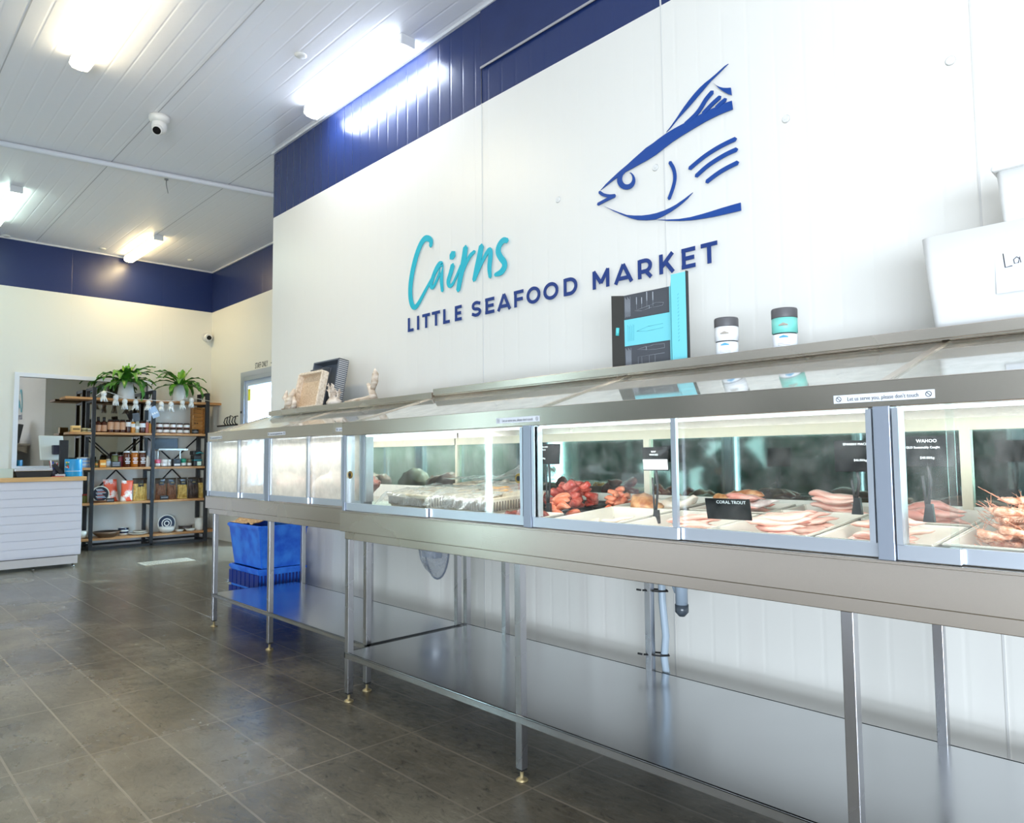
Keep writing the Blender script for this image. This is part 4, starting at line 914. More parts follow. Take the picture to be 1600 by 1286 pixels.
# black platters of red and orange fish
BT = BLKT
tray('black_platter', -2.32, -2.03, 2.32, 2.60, .034, 'black platter heaped with red tuna chunks at the left of the middle bay', BT)
tray('black_platter', -2.01, -1.875, 2.40, 2.60, .034, 'narrow black platter of salmon pieces beside the tuna', BT)
tray('black_platter', -2.16, -1.90, 2.165, 2.30, .034, 'black platter of pale salmon strips in front of the tuna', BT)
tray('black_platter', -2.62, -2.36, 2.36, 2.60, .034, 'black platter of tuna chunks farther left behind the baskets', BT)
fill(-2.28, -2.06, 2.36, 2.56, .012, 26, TU, 'tuna_chunk', 'red tuna chunk heaped on the left black platter', 'fish', 'tuna chunks on the left platter', 11, .085, sc=(.9, 1.3))
fill(-1.98, -1.90, 2.43, 2.57, .012, 14, SA, 'salmon_piece', 'orange salmon piece on the narrow platter', 'fish', 'salmon pieces on the narrow platter', 12, .055, sc=(.9, 1.2))
fill(-2.13, -1.93, 2.19, 2.275, .012, 9, SA, 'salmon_piece', 'pale salmon strip on the front black platter', 'fish', 'salmon strips on the front black platter', 13, .022, sc=(1, 1.4), ang=0.1)
fill(-2.58, -2.40, 2.40, 2.56, .012, 14, TU, 'tuna_chunk', 'red tuna chunk on the far platter behind the baskets', 'fish', 'tuna chunks on the far platter', 14, .05, sc=(.9, 1.2))
# big pieces on the back trays
place('fish_cutlet', fillet_mesh(51, .20, .12, .085, GRILL, name='fish_cutlet', lump=.35, taper=.25), (-1.72, 2.40, dz(2.40)+.014), (RXD, 0, -.5), 'large brown-skinned fish cutlet at the front of the middle back tray', 'fish', None)
place('fish_cutlet', fillet_mesh(52, .24, .11, .075, PALEF, name='fish_cutlet', lump=.3, taper=.3), (-1.66, 2.50, dz(2.50)+.014), (RXD, -.2, .3), 'large white fish piece behind the brown-skinned cutlet', 'fish', None)
place('whole_fish', fillet_mesh(53, .26, .10, .06, SKIN, name='whole_fish', lump=.25, taper=.7), (-1.33, 2.46, dz(2.46)+.035), (RXD, 0, .15), 'silvery pink whole fish at the back of the middle bay', 'fish', None)
place('fish_cutlet', fillet_mesh(54, .22, .10, .06, GRILL, name='fish_cutlet', lump=.2, taper=.3), (-1.40, 2.57, dz(2.57)+.05), (RXD, 0, 0), 'golden brown fish side resting behind the silvery whole fish', 'fish', None)
# red-brown bugs
BG = [fillet_mesh(60+s, .085, .055, .045, SHELLR, name='shellfish', lump=.6, taper=.35) for s in range(3)]
for k, (x, y, a) in enumerate(((-2.135, 2.04, 1.4), (-2.08, 2.04, 1.7), (-2.025, 2.045, 1.3), (-1.97, 2.04, 1.6), (-2.05, 2.05, .2))):
    place('shellfish', BG[k % 3], (x, y, dz(y)+.012+.052*(k == 4)), (RXD, 0, a), 'red-brown shellfish tail in the small white tray', 'shellfish', 'shellfish tails in the small tray', 1.0+.1*(k % 2))
# prawns
def prawn_mesh(seed):
    rnd = random.Random(seed); m = MB(); pts = []; rs = []
    for i in range(11):
        a = i/10*3.6; pts.append((.034*math.cos(a), .034*math.sin(a)*.9, .010+.004*math.sin(a*2))); rs.append(.0125*(1-.07*i)*(1+.12*(i % 2)))
    m.tube(pts, rs, 8)
    m.tube([(pts[0][0], pts[0][1], .012), (pts[0][0]+.004, pts[0][1]-.02, .014), (pts[0][0]-.004, pts[0][1]-.045, .018)], [.0105, .008, .001], 7)
    for s in (-1, 1): m.tube([pts[-1], (pts[-1][0]+.012, pts[-1][1]+s*.010, .012)], [.003, .007], 6)
    for k in range(4): m.tube([(pts[0][0], pts[0][1]-.03, .012), (pts[0][0]+.03*math.cos(k), pts[0][1]-.05-.01*k, .03+.006*k)], .0008, 4)
    for k in range(5): q = pts[2+k]; m.tube([(q[0]*.7, q[1]*.7, .008), (q[0]*.35, q[1]*.35, .004)], .0015, 4)
    me = bpy.data.meshes.new('prawn'); bmesh.ops.recalc_face_normals(m.bm, faces=list(m.bm.faces)); m.bm.to_mesh(me); m.bm.free(); me.materials.append(PRAWN); return me
PR = [prawn_mesh(k) for k in range(3)]
fill(-.50, -.265, 2.03, 2.36, .014, 56, PR, 'prawn', 'raw prawn in the heap at the right edge', 'prawn', 'prawns in the right-hand tray', 21, sc=(.85, 1.1))
# baskets under plastic film in the left bay
BASK = noisy('basket_cream', (214, 194, 164), (236, 222, 200), 20, (.5, .7), .1)
def basket(x, y, w, d, h, ang, label):
    t = tray('produce_basket', x, x+w, y, y+d, h, label, BASK, cat='basket', slots=True); t.rotation_euler = (RXD, 0, ang); t.location.z += .010; return t
basket(-3.13, 2.10, .44, .30, .088, -.16, 'cream slotted basket wrapped in film at the far left of the left bay')
basket(-2.655, 2.10, .40, .30, .088, -.14, 'cream slotted basket wrapped in film beside the door join')
basket(-3.02, 2.45, .44, .17, .10, -.0, 'cream slotted basket in the back row against the mirror')
OY = [fillet_mesh(70+s, .075, .05, .022, noisy('oyster_shell', (176, 160, 140), (238, 226, 206), 40, (.4, .6), .5), name='oyster', nu=8, nv=8, lump=.5, taper=.3) for s in range(3)]
ORG_ = noisy('yellow_flesh', (230, 150, 50), (246, 204, 120), 20, (.3, .5), .3)
for (xa, xb, ya, yb, z0, n, sd, lb, gp) in ((-3.06, -2.78, 2.10, 2.30, .03, 24, 31, 'oyster shell in the film-wrapped basket at the far left', 'oysters in the far left basket'), (-2.64, -2.36, 2.09, 2.30, .03, 24, 32, 'oyster shell in the film-wrapped basket by the door join', 'oysters in the basket by the door join'), (-2.98, -2.62, 2.50, 2.58, .05, 18, 33, 'oyster shell in the back row basket', 'oysters in the back basket')):
    fill(xa, xb, ya, yb, z0, n, OY, 'oyster', lb, 'oyster', gp, sd, .06)
YF = fillet_mesh(80, .08, .03, .02, ORG_, name='roe_piece', nu=8, nv=8)
fill(-2.52, -2.36, 2.22, 2.30, .10, 5, [YF], 'roe_piece', 'orange roe piece showing through the film', 'roe', 'roe pieces under the film', 35, .01)
def film(name, x0, x1, y0, y1, zf_, label, seed, n=46):
    m = MB(); g_ = []
    for i in range(n):
        row = []
        for j in range(n//2):
            u, v = i/(n-1), j/(n//2-1); x = x0+(x1-x0)*u; y = y0+(y1-y0)*v
            z = zf_(u, v)+.010*noise.noise(Vector((x*14+seed, y*14, 0)))+.006*noise.noise(Vector((x*40, y*36+seed, 1)))+.004*abs(noise.noise(Vector((x*80, y*70+seed, 1))))
            row.append(m.bm.verts.new((x+.006*noise.noise(Vector((x*30, y*30, seed))), y, z)))
        g_.append(row)
    for i in range(n-1):
        for j in range(n//2-1):
            f = m.bm.faces.new([g_[i][j], g_[i+1][j], g_[i+1][j+1], g_[i][j+1]]); f.smooth = True
    o = m.build(name, FILM, org=(x0, y0, .95), label=label, cat='plastic film'); return o
film('plastic_film', -3.14, -2.66, 2.02, 2.42, lambda u, v: dz(2.02+.4*v)+.108-.05*max(0, .12-v)/.12-.03*max(0, .06-u)/.06, 'clear film draped over the far left basket', 3)
film('plastic_film', -2.69, -2.25, 2.00, 2.42, lambda u, v: dz(2.0+.4*v)+.110-.055*max(0, .12-v)/.12+.02*v, 'crumpled clear film over the basket by the door join', 9)
film('plastic_film', -3.05, -2.50, 2.40, 2.63, lambda u, v: dz(2.4+.2*v)+.14+.10*math.exp(-((u-.82)/.12)**2)*(v), 'clear film pulled up to a peak over the back basket', 15)

# black name cards on clips
def card(x, y, z, w, h, lines, ang, lean, label, stand=True, zb=None, grey=False):
    t = thing('price_card', (x, y, z), label, 'price card')
    R = Matrix.Rotation(ang, 4, 'Z') @ Matrix.Rotation(lean, 4, 'X')
    m = MB(); m.box(-w/2, w/2, -.0015, .0015, -h/2, h/2, 0, bev=.0008)
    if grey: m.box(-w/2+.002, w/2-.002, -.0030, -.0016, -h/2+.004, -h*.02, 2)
    for s, sz, dx_, dz_ in lines: add_text(m, s, sz, (dx_, -.0020, dz_), m=1, ext=.0003)
    m.bm.transform(R); bmesh.ops.translate(m.bm, verts=list(m.bm.verts), vec=(x, y, z))
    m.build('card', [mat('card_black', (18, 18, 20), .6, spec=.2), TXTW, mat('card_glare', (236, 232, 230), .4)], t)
    if stand:
        m = MB(); zz = zb if zb is not None else dz(y)+.05
        m.tube([(x, y+.004, z-h/2+.004), (x+.004, y+.006, (z-h/2+zz)/2+.02), (x-.004, y+.004, zz+.02)], .0045, 8)
        m.prism([(x-.016, y-.006, zz-.022), (x+.012, y-.006, zz-.022), (x+.007, y-.004, zz+.026), (x-.009, y-.004, zz+.026)], (0, .014, 0))
        m.tube([(x-.014, y, z-h/2-.025), (x-.008, y, zz+.02)], .0035, 6)
        m.build('clip_stand', BLK, t)
    return t
card(-2.055, 2.18, 1.222, .125, .085, [('QUEENSLAND', .009, -.03, .030), ('SALMON', .009, -.03, .018), ('$45.00/kg', .009, -.03, -.018)], .1, -.08, 'black card on a stand left of the tuna, tilted back')
card(-1.505, 2.16, 1.200, .112, .085, [('RAW', .009, -.004, .026), ('PRINCESS', .009, -.004, .015)], -.05, .10, 'black card with a pale glare half beside the door join', grey=True)
card(-1.122, 1.985, 1.047, .142, .066, [('CORAL TROUT', .0135, .012, .022)], .10, .25, 'black card reading CORAL TROUT lying in the front tray', stand=False)
card(-.800, 2.14, 1.205, .118, .090, [('SPANISH MACKEREL', .0098, .010, .034), ('$46.00/kg', .009, .012, -.012)], .05, 0, 'black card reading SPANISH MACKEREL left of the wide post', zb=1.06)
card(-.612, 2.13, 1.217, .130, .082, [('WAHOO', .0125, .0, .027), ('QLD Sustainably Caught', .0085, -.010, .010), ('$40.00/kg', .009, .0, -.018)], -.06, 0, 'black card reading WAHOO right of the wide post', zb=1.05)
card(-.665, 2.00, 1.035, .075, .075, [], 0, .15, 'blank black back of a card standing low behind the glass below WAHOO', stand=False)
# scraps seen dimly in the misted cabinet
for k, (x, c, lb) in enumerate(((-4.62, PINK, 'pink bundle behind the misted pane left of the post'), (-3.78, PINK2, 'reddish heap behind the misted pane right of the post'), (-4.13, PALEF, 'rosy heap behind the second misted door'))):
    place('wrapped_fish', fillet_mesh(90+k, .30, .22, .15, c, name='wrapped_fish', lump=.3, taper=.1), (x, 2.34, .945+SL*.25), (RXD, 0, .1*k), lb, 'fish', None)
tray('fish_tray', -5.25, -4.95, 2.15, 2.45, .06, 'dark-edged tray behind the misted pane at the far end', mat('tray_dark_edge', (60, 78, 74), .5))

# ------------------------------------------------------------------ under the cabinets
def crate(x0, x1, y0, y1, z0, z1, slots, label):
    t = thing('plastic_crate', ((x0+x1)/2, (y0+y1)/2, z0), label, 'crate')
    b = bmesh.new(); k = .035 if not slots else .008
    def ring(ins, z): return [b.verts.new((x0+ins+(x1-x0-2*ins)*a, y0+ins+(y1-y0-2*ins)*c, z)) for a, c in ((0, 0), (1, 0), (1, 1), (0, 1))]
    lv = [ring(k+.012, z0), ring(.012, z1-.03), ring(.0, z1-.03), ring(0, z1), ring(.02, z1), ring(.022+k, z0+.012)]
    for i in range(5):
        for q in range(4): b.faces.new([lv[i][q], lv[i][(q+1) % 4], lv[i+1][(q+1) % 4], lv[i+1][q]])
    b.faces.new(lv[0][::-1]); b.faces.new(lv[-1])
    bmesh.ops.bevel(b, geom=list(b.edges), offset=.006, segments=2, affect='EDGES')
    m = MB(); m.merge(b, 0, sm=False); m.build('crate_shell', CRATEB, t)
    if slots:
        m = MB()
        for i in range(13):
            yy = y0+.03+i*(y1-y0-.06)/12; m.box(x1-.012, x1-.001, yy-.006, yy+.006, z0+.05, z1-.05)
        for i in range(7):
            xx = x0+.04+i*(x1-x0-.08)/6
            for za, zb_ in ((z0+.04, (z0+z1)/2-.01), ((z0+z1)/2+.01, z1-.045)): m.box(xx-.032, xx+.032, y0+.001, y0+.012, za, zb_)
        m.build('side_slots', mat('crate_slot_blue', (14, 44, 128), .5), t)
    return t
crate(-6.10, -5.52, 2.50, 2.92, .002, .335, True, 'blue slotted plastic crate on the floor, under the solid blue tub')
crate(-6.12, -5.50, 2.49, 2.93, .337, .680, False, 'solid blue plastic tub stacked on the slotted crate, holding a jute cloth')
m = MB(); gx = []
n = 30
for i in range(n):
    row = []
    for j in range(16):
        u, v = i/(n-1), j/15; x = -6.14+.52*u; y = 2.50+.38*v
        z = .675+.04*math.sin(PI*v)+.045*noise.noise(Vector((x*6, y*7, 2)))+.02*noise.noise(Vector((x*16, y*18, 5)))
        if u < .06: z -= (0.06-u)/.06*.05
        z = max(z, .684)
        row.append(m.bm.verts.new((x, y, z)))
    gx.append(row)
for i in range(n-1):
    for j in range(15):
        f = m.bm.faces.new([gx[i][j], gx[i+1][j], gx[i+1][j+1], gx[i][j+1]]); f.smooth = True
m.build('jute_cloth', JUTE, org=(-5.9, 2.7, .69), label='crumpled brown jute cloth lying over the blue tub', cat='cloth')
# drain pipes
PVC = mat('pvc_grey_blue', (176, 192, 206), .35)
t = thing('drain_hose', (-1.935, 2.74, .24), 'pale blue-grey drain hose tied to a rear leg', 'hose')
m = MB(); m.tube([(-1.905, 2.76, .80), (-1.905, 2.765, .55), (-1.89, 2.765, .40), (-1.905, 2.77, .30), (-1.885, 2.78, .12), (-1.885, 2.78, .0)], .017, 14); m.build('hose', PVC, t)
for z in (.600, .315):
    m = MB(); m.tube([(-1.96, 2.69, z+.004), (-1.90, 2.735, z), (-1.875, 2.765, z), (-1.90, 2.79, z), (-1.965, 2.76, z)], .0042, 6); m.tube([(-1.965, 2.688, z+.004), (-1.985, 2.680, z+.006)], .0045, 6); m.build('cable_tie', RUBBER, t)
t = thing('drain_trap', (-1.63, 2.50, .57), 'short clear drain trap hanging under the tray deck', 'pipe')
m = MB(); m.tube([(-1.63, 2.50, .82), (-1.63, 2.50, .60)], .025, 18); m.tube([(-1.80, 2.62, .80), (-1.66, 2.52, .66)], .016, 12); m.build('pipe', mat('clear_pvc', (150, 164, 178), .15), t)
m = MB(); m.tube([(-1.63, 2.50, .615), (-1.63, 2.50, .585), (-1.63, 2.50, .568)], [.027, .027, .012], 18); m.build('end_cap', mat('dark_cap', (70, 78, 86), .25), t)
# plastic wrapped outlet on the wall
t = thing('wall_outlet', (-3.93, YW, .60), 'grey wall outlet wrapped in clear plastic under the cabinet', 'outlet')
m = MB(); m.box(-4.02, -3.87, YW-.07, YW, .53, .74, bev=.01); m.tube([(-3.945, YW-.09, .64), (-3.945, YW-.06, .64)], .03, 16); m.tube([(-3.97, YW-.05, .70), (-4.0, YW-.06, .60), (-3.95, YW-.05, .545)], .01, 8); m.build('socket_box', mat('outlet_grey', (150, 158, 168), .4), t)
m = MB(); prof = []
n1, n2 = 22, 10; rows = []
for i in range(n1):
    a = 2*PI*i/n1; row = []
    for j in range(n2):
        r = j/(n2-1); x = -3.93+.135*r*math.cos(a); z = .62+.235*r*math.sin(a)*(1 if math.sin(a) < 0 else .75)
        y = YW-.125*(1-r**3)-.002+.012*noise.noise(Vector((x*22, z*22, 0)))*(1-r)
        row.append(m.bm.verts.new((x, y, z)))
    rows.append(row)
for i in range(n1):
    for j in range(n2-1):
        f = m.bm.faces.new([rows[i][j], rows[(i+1) % n1][j], rows[(i+1) % n1][j+1], rows[i][j+1]]); f.smooth = True
m.build('plastic_wrap', glass('wrap_plastic', tint=(.92, .94, .97), frost=.12, spots=.35, base=.12, rough=.1, fcol=(.78, .82, .9)), t)
m = MB(); m.tube([(-3.93+.135*math.cos(a), YW-.006, .62+.235*math.sin(a)*(1 if math.sin(a) < 0 else .75)) for a in np.linspace(0, 2*PI, 30)], .006, 6); m.build('seal_ring', mat('ring_grey', (120, 128, 140), .4), t)

# ------------------------------------------------------------------ sales counter
XC0 = -9.5
t = thing('sales_counter', (XC0-.35, 1.2, 0), 'white panelled sales counter with a light timber top', 'counter')
WC = mat('counter_white', (222, 224, 236), .4)
m = MB(); m.box(XC0-.68, XC0-.012, -.30, 2.165, .135, .985)
m.build('counter_body', WC, t)
m = MB()
for k in range(9):
    z = .15+k*.093; m.box(XC0-.012, XC0, -.30, 2.165, z, z+.089, bev=.002)
m.build('slatted_front', WC, t)
m = MB(); m.box(XC0-.66, XC0-.02, -.28, 2.14, .035, .125); m.build('kickboard', mat('kickboard_grey', (206, 204, 206), .4), t)
m = MB(); m.box(XC0-.72, XC0+.03, -.34, 2.20, .985, 1.032, bev=.003); m.build('timber_top', OAKT, t)
for x, y in ((XC0-.06, 2.10), (XC0-.06, 1.72), (XC0-.06, .9), (XC0-.6, 2.1), (XC0-.06, .1)):
    m = MB(); m.lathe([(0, 0), (.02, 0), (.02, .006), (.008, .01), (.008, .036), (0, .036)], (x, y, 0), 12); m.build('leg', STEELV, t)
ZT = 1.0325
# items on the counter, y from the photo's columns
def cy(u, x=XC0-.2, v=735): return at(u, v, 'x', x).y
t = thing('label_scale', (XC0-.2, (cy(21)+cy(78))/2, ZT), 'black and silver counter scale with a flat tray top', 'scale')
y0, y1 = cy(21), cy(79)
m = MB(); m.prism([(XC0-.38, y0+.02, ZT), (XC0-.38, y1-.02, ZT), (XC0-.38, y1, ZT+.065), (XC0-.38, y0, ZT+.065)], (.28, 0, 0)); m.build('scale_base', BLK, t)
m = MB(); m.box(XC0-.42, XC0-.08, y0-.01, y1, ZT+.068, ZT+.10, bev=.008); m.build('weighing_plate', ALU, t)
t = thing('glass_box', (XC0-.25, cy(8), ZT), 'pale open plastic box at the left edge of the counter', 'box')
m = MB(); a, b = cy(0)-.12, cy(18)
m.box(XC0-.4, XC0-.1, a, b, ZT, ZT+.008); m.box(XC0-.108, XC0-.1, a, b, ZT+.008, ZT+.10); m.box(XC0-.4, XC0-.392, a, b, ZT+.008, ZT+.10); m.box(XC0-.392, XC0-.108, b-.008, b, ZT+.008, ZT+.10)
m.build('box_shell', mat('pale_green_plastic', (196, 212, 206), .3), t)
t = thing('point_of_sale_monitor', (XC0-.35, cy(100), ZT), 'point of sale screen seen from behind on a black post', 'monitor')
yc = cy(103)
m = MB(); m.box(XC0-.42, XC0-.24, yc-.08, yc+.08, ZT, ZT+.012, bev=.003); m.box(XC0-.36, XC0-.32, yc-.045, yc+.045, ZT+.012, ZT+.43, bev=.004); m.build('post', BLK, t)
m = MB(); R = Matrix.Rotation(math.radians(14), 3, 'Z') @ Matrix.Rotation(math.radians(-12), 3, 'Y'); pv = (XC0-.42, yc-.05, ZT+.34)
m.box(XC0-.45, XC0-.425, yc-.24, yc+.03, ZT+.19, ZT+.49, bev=.01, rot=R, piv=pv); m.build('screen_back', mat('screen_grey', (206, 212, 206), .35), t)
m = MB(); m.box(XC0-.43, XC0-.35, yc-.11, yc-.01, ZT+.26, ZT+.37, bev=.006); m.build('mount', mat('mount_navy', (24, 28, 52), .4), t)
t = thing('tin_can', (XC0-.16, cy(114, XC0-.16), ZT), 'bright blue tin with a round multicoloured badge on the counter corner', 'tin')
yc = cy(114.5, XC0-.16)
m = MB(); m.lathe([(0, 0), (.088, 0), (.09, .004), (.09, .198), (.086, .203), (.080, .203), (.080, .19), (0, .19)], (XC0-.16, yc, ZT), 32); m.build('can_body', mat('can_blue', (34, 148, 206), .35), t)
m = MB(); cc = [(236, 90, 60), (250, 214, 70), (240, 240, 232), (70, 150, 90), (40, 60, 120)]
aa = math.radians(-55)
for k in range(14):
    da = random.uniform(-.26, .26); dz_ = random.uniform(-.036, .036)
    if (da*.09)**2+dz_**2 > .0014: continue
    a = aa+da; m.tube([(XC0-.16+.089*math.cos(a), yc+.089*math.sin(a), ZT+.135+dz_-.006), (XC0-.16+.0915*math.cos(a), yc+.0915*math.sin(a), ZT+.135+dz_+.006)], .010, 6, k % 5)
for k in range(5): pass
m.build('badge', [mat('badge%d' % i, c, .4) for i, c in enumerate(cc)], t)
m = MB()
pts = [(XC0-.16+.0905*math.cos(a), yc+.0905*math.sin(a), ZT+.062) for a in np.linspace(-1.6, 1.2, 16)]; m.tube(pts, .003, 5); m.build('white_band', WHP, t)
t = thing('pen_pot', (XC0-.18, cy(83), ZT), 'small dark pot of blue and dark pens', 'pen pot')
yc = cy(83); m = MB(); m.lathe([(0, 0), (.04, 0), (.045, .09), (.04, .09), (.036, .01), (0, .01)], (XC0-.18, yc, ZT), 16); m.build('pot', mat('pot_dark', (52, 52, 70), .4), t)
for k in range(6):
    m = MB(); a = k*1.05; m.tube([(XC0-.18+.012*math.cos(a), yc+.012*math.sin(a), ZT+.012), (XC0-.18+.034*math.cos(a), yc+.040*math.sin(a), ZT+.15+.008*k)], .007, 6); m.build('pen', mat('pen_%d' % (k % 3), [(40, 70, 190), (170, 40, 50), (220, 222, 230)][k % 3], .4), t)
t = thing('payment_terminal', (XC0-.16, cy(93, XC0-.16), ZT), 'slim black card terminal leaning on its stand beside the pens', 'card terminal')
yc = cy(93, XC0-.16); m = MB(); R = Matrix.Rotation(math.radians(38), 3, 'X'); m.box(XC0-.18, XC0-.12, yc-.022, yc+.022, ZT+.02, ZT+.17, bev=.008, rot=R, piv=(XC0-.15, yc, ZT+.06)); m.build('handset', mat('terminal_black', (36, 36, 42), .3), t)
m = MB(); m.box(XC0-.20, XC0-.10, yc-.05, yc+.05, ZT, ZT+.03, bev=.005); m.build('cradle', mat('terminal_grey', (196, 198, 206), .4), t)
t = m = None
m = MB(); yc = cy(93, XC0-.05); m.box(XC0-.08, XC0-.01, yc-.07, yc+.04, ZT, ZT+.008, bev=.002); m.build('leaflet', mat('leaflet_red', (186, 70, 60), .5), org=(XC0-.05, yc, ZT), label='small red and white leaflet lying in front of the card terminal', cat='leaflet')

# ------------------------------------------------------------------ shop rack on the far wall
RX0, RX1 = -11.36, -10.985
YF3 = (2.618, 3.385, 4.150)
ZS = (2.082, 1.605, 1.120, .640, .160)
t = thing('shop_rack', (-11.17, 3.38, 0), 'black steel and oak shelf rack holding jars, plants and pasta', 'shelf')
for k, y in enumerate(YF3):
    for x in (RX0, RX1-.045):
        m = MB(); m.box(x, x+.045, y-.0225-.01*(k == 2), y+.0225, 0, 2.225, bev=.002); m.build('upright', BLK, t)
    for za, zb_ in [(2.185, 2.225), (0, .035)]+[(z-.062, z-.034) for z in ZS]:
        m = MB(); m.box(RX0+.045, RX1-.045, y-.018, y+.018, za, zb_); m.build('cross_bar', BLK, t)
m = MB(); m.box(RX0, RX0+.03, YF3[0], YF3[2], .035, .06); m.box(RX1-.03, RX1, YF3[0]+.0225, YF3[2]-.0325, .0, .032); m.build('foot_rail', BLK, t)
for k, z in enumerate(ZS):
    a, b = (2.27, 4.42) if k in (0,) else ((2.33, 4.16) if k == 1 else ((2.45, 4.16) if k in (2, 3) else (2.46, 4.34)))
    m = MB(); m.box(RX0+.046, RX1-.046, a, b, z-.032, z, bev=.003); m.box(RX1-.046, RX1-.002, a, YF3[0]-.024, z-.032, z, bev=.002); m.box(RX1-.046, RX1-.002, YF3[0]+.024, YF3[1]-.024, z-.032, z, bev=.002); m.box(RX1-.046, RX1-.002, YF3[1]+.024, YF3[2]-.034, z-.032, z, bev=.002)
    m.box(RX1-.046, RX1-.002, YF3[2]+.024, max(b, YF3[2]+.026), z-.032, z, bev=.001)
    m.build('shelf_board', OAK, t)
m = MB()
def brace(y0, z0, y1, z1): m.box(0, 0, 0, 0, 0, 0) if False else m.tube([(RX0+.012, y0, z0), (RX0+.012, y1, z1)], .010, 4)
for (ya, yb) in ((YF3[0], YF3[1]), (YF3[1], YF3[2])):
    mid = (ya+yb)/2
    brace(ya+.03, ZS[1]-.06, mid-.02, ZS[2]+.10); brace(yb-.03, ZS[1]-.06, mid+.02, ZS[2]+.10); brace(mid, ZS[2]-.04, mid-.22, ZS[3]+.2); brace(mid, ZS[2]-.04, mid+.22, ZS[3]+.2)
m.build('brace', BLK, t)
XI = -11.10
def ry(u, x=XI, v=700): return at(u, v, 'x', x).y
PPM = 1/111.0
# plants
LEAF = noisy('fern_leaf', (34, 92, 30), (92, 158, 48), 9, (.3, .45), .15)
LEAF2 = noisy('fern_leaf_young', (96, 160, 40), (168, 208, 84), 9, (.3, .45), .15)
def plant(y, label, seed, nleaf):
    z = ZS[0]+.001; x = -11.16; t = thing('potted_fern', (x, y, z), label, 'potted plant'); rnd = random.Random(seed)
    m = MB(); m.lathe([(0, 0), (.115, 0), (.120, .01), (.082, .25), (.072, .25), (.075, .235), (0, .235)], (x, y, z), 28); m.build('pot', WHP, t)
    for k in range(nleaf):
        young = k >= nleaf-6
        a = 2*PI*k/nleaf*2.618+rnd.uniform(-.3, .3); L = rnd.uniform(.37, .52) if not young else rnd.uniform(.22, .32)
        el = math.radians(rnd.uniform(5, 60)) if not young else math.radians(rnd.uniform(62, 85)); droop = rnd.uniform(1.2, 2.9) if not young else .3
        m = MB(); n_ = 10; p = Vector((x, y, z+.24)); e = el; rows = []
        wmax = rnd.uniform(.034, .048)
        for i in range(n_+1):
            u = i/n_; d = Vector((math.cos(a)*math.cos(e), math.sin(a)*math.cos(e), math.sin(e))); sd = Vector((-math.sin(a), math.cos(a), 0)); nn = d.cross(sd)
            w = wmax*(math.sin(PI*min(1, u*.92+.06)))**.8+.001; wob = .010*math.sin(u*26+k)
            rows.append([m.bm.verts.new(p-sd*w+nn*(.012+wob)), m.bm.verts.new(p+nn*0), m.bm.verts.new(p+sd*w+nn*(.012-wob))])
            p = p+d*L/n_
            if p.x < XF+.06: p.x = XF+.06
            e -= droop/n_*(.4+1.2*u)
        for i in range(n_):
            for q in range(2):
                f = m.bm.faces.new([rows[i][q], rows[i][q+1], rows[i+1][q+1], rows[i+1][q]]); f.smooth = True
        m.build('leaf', LEAF2 if young else LEAF, t)
plant(ry(197, -11.16, 600), 'bushy green fern in a white tapered pot on the left half of the rack top', 5, 40)
plant(ry(282, -11.16, 600), 'sparser green fern in a white tapered pot on the right half of the rack top', 9, 28)

# jars, bottles, tins: small goods on the rack
def jar(name, u, r, h, zsh, body, lid, label, group=None, lab=None, lidh=.02, x=XI, neck=.85, cat='jar', sq=False, z=None):
    y = ry(u, x); z = (zsh if z is None else z)+.0008; t = thing(name, (x, y, z), label, cat, group)
    m = MB()
    if sq: m.box(x-r, x+r, y-r, y+r, z, z+h-lidh, bev=.004)
    else: m.lathe([(0, 0), (r*.95, 0), (r, .006), (r, (h-lidh)*.86), (r*neck, h-lidh), (0, h-lidh)], (x, y, z), 18)
    m.build('body', body, t)
    m = MB()
    if sq: m.box(x-r*1.01, x+r*1.01, y-r*1.01, y+r*1.01, z+h-lidh, z+h, bev=.002)
    else: m.lathe([(0, h-lidh), (r*neck, h-lidh), (r*neck*1.02, h), (0, h)], (x, y, z), 18)
    m.build('lid', lid, t)
    if lab:
        m = MB(); z0, z1, mt = lab
        if sq: m.box(x+r, x+r+.0012, y-r*.8, y+r*.8, z+z0*h, z+z1*h)
        else: m.lathe([(r+.0012, z0*h), (r+.0014, z1*h)], (x, y, z), 18)
        m.build('paper_label', mt, t)
    return t
B1 = mat('dark_amber_glass', (74, 34, 20), .2); B2 = mat('amber_honey', (176, 98, 26), .15); B3 = mat('dark_honey', (84, 38, 14), .15)
KR = mat('kraft_label', (196, 148, 112), .6); WL = mat('white_label', (236, 232, 226), .5); KL = mat('black_lid', (30, 28, 28), .4); OR_ = mat('orange_jar', (226, 148, 50), .35); GN = mat('olive_jar', (98, 104, 50), .25)
PKJ = mat('pink_tin', (230, 110, 130), .4); TLJ = mat('green_teal_tin', (46, 160, 128), .4); CLR = mat('clear_jar', (178, 172, 150), .15); BLW = mat('pale_blue_tin', (196, 214, 234), .4)
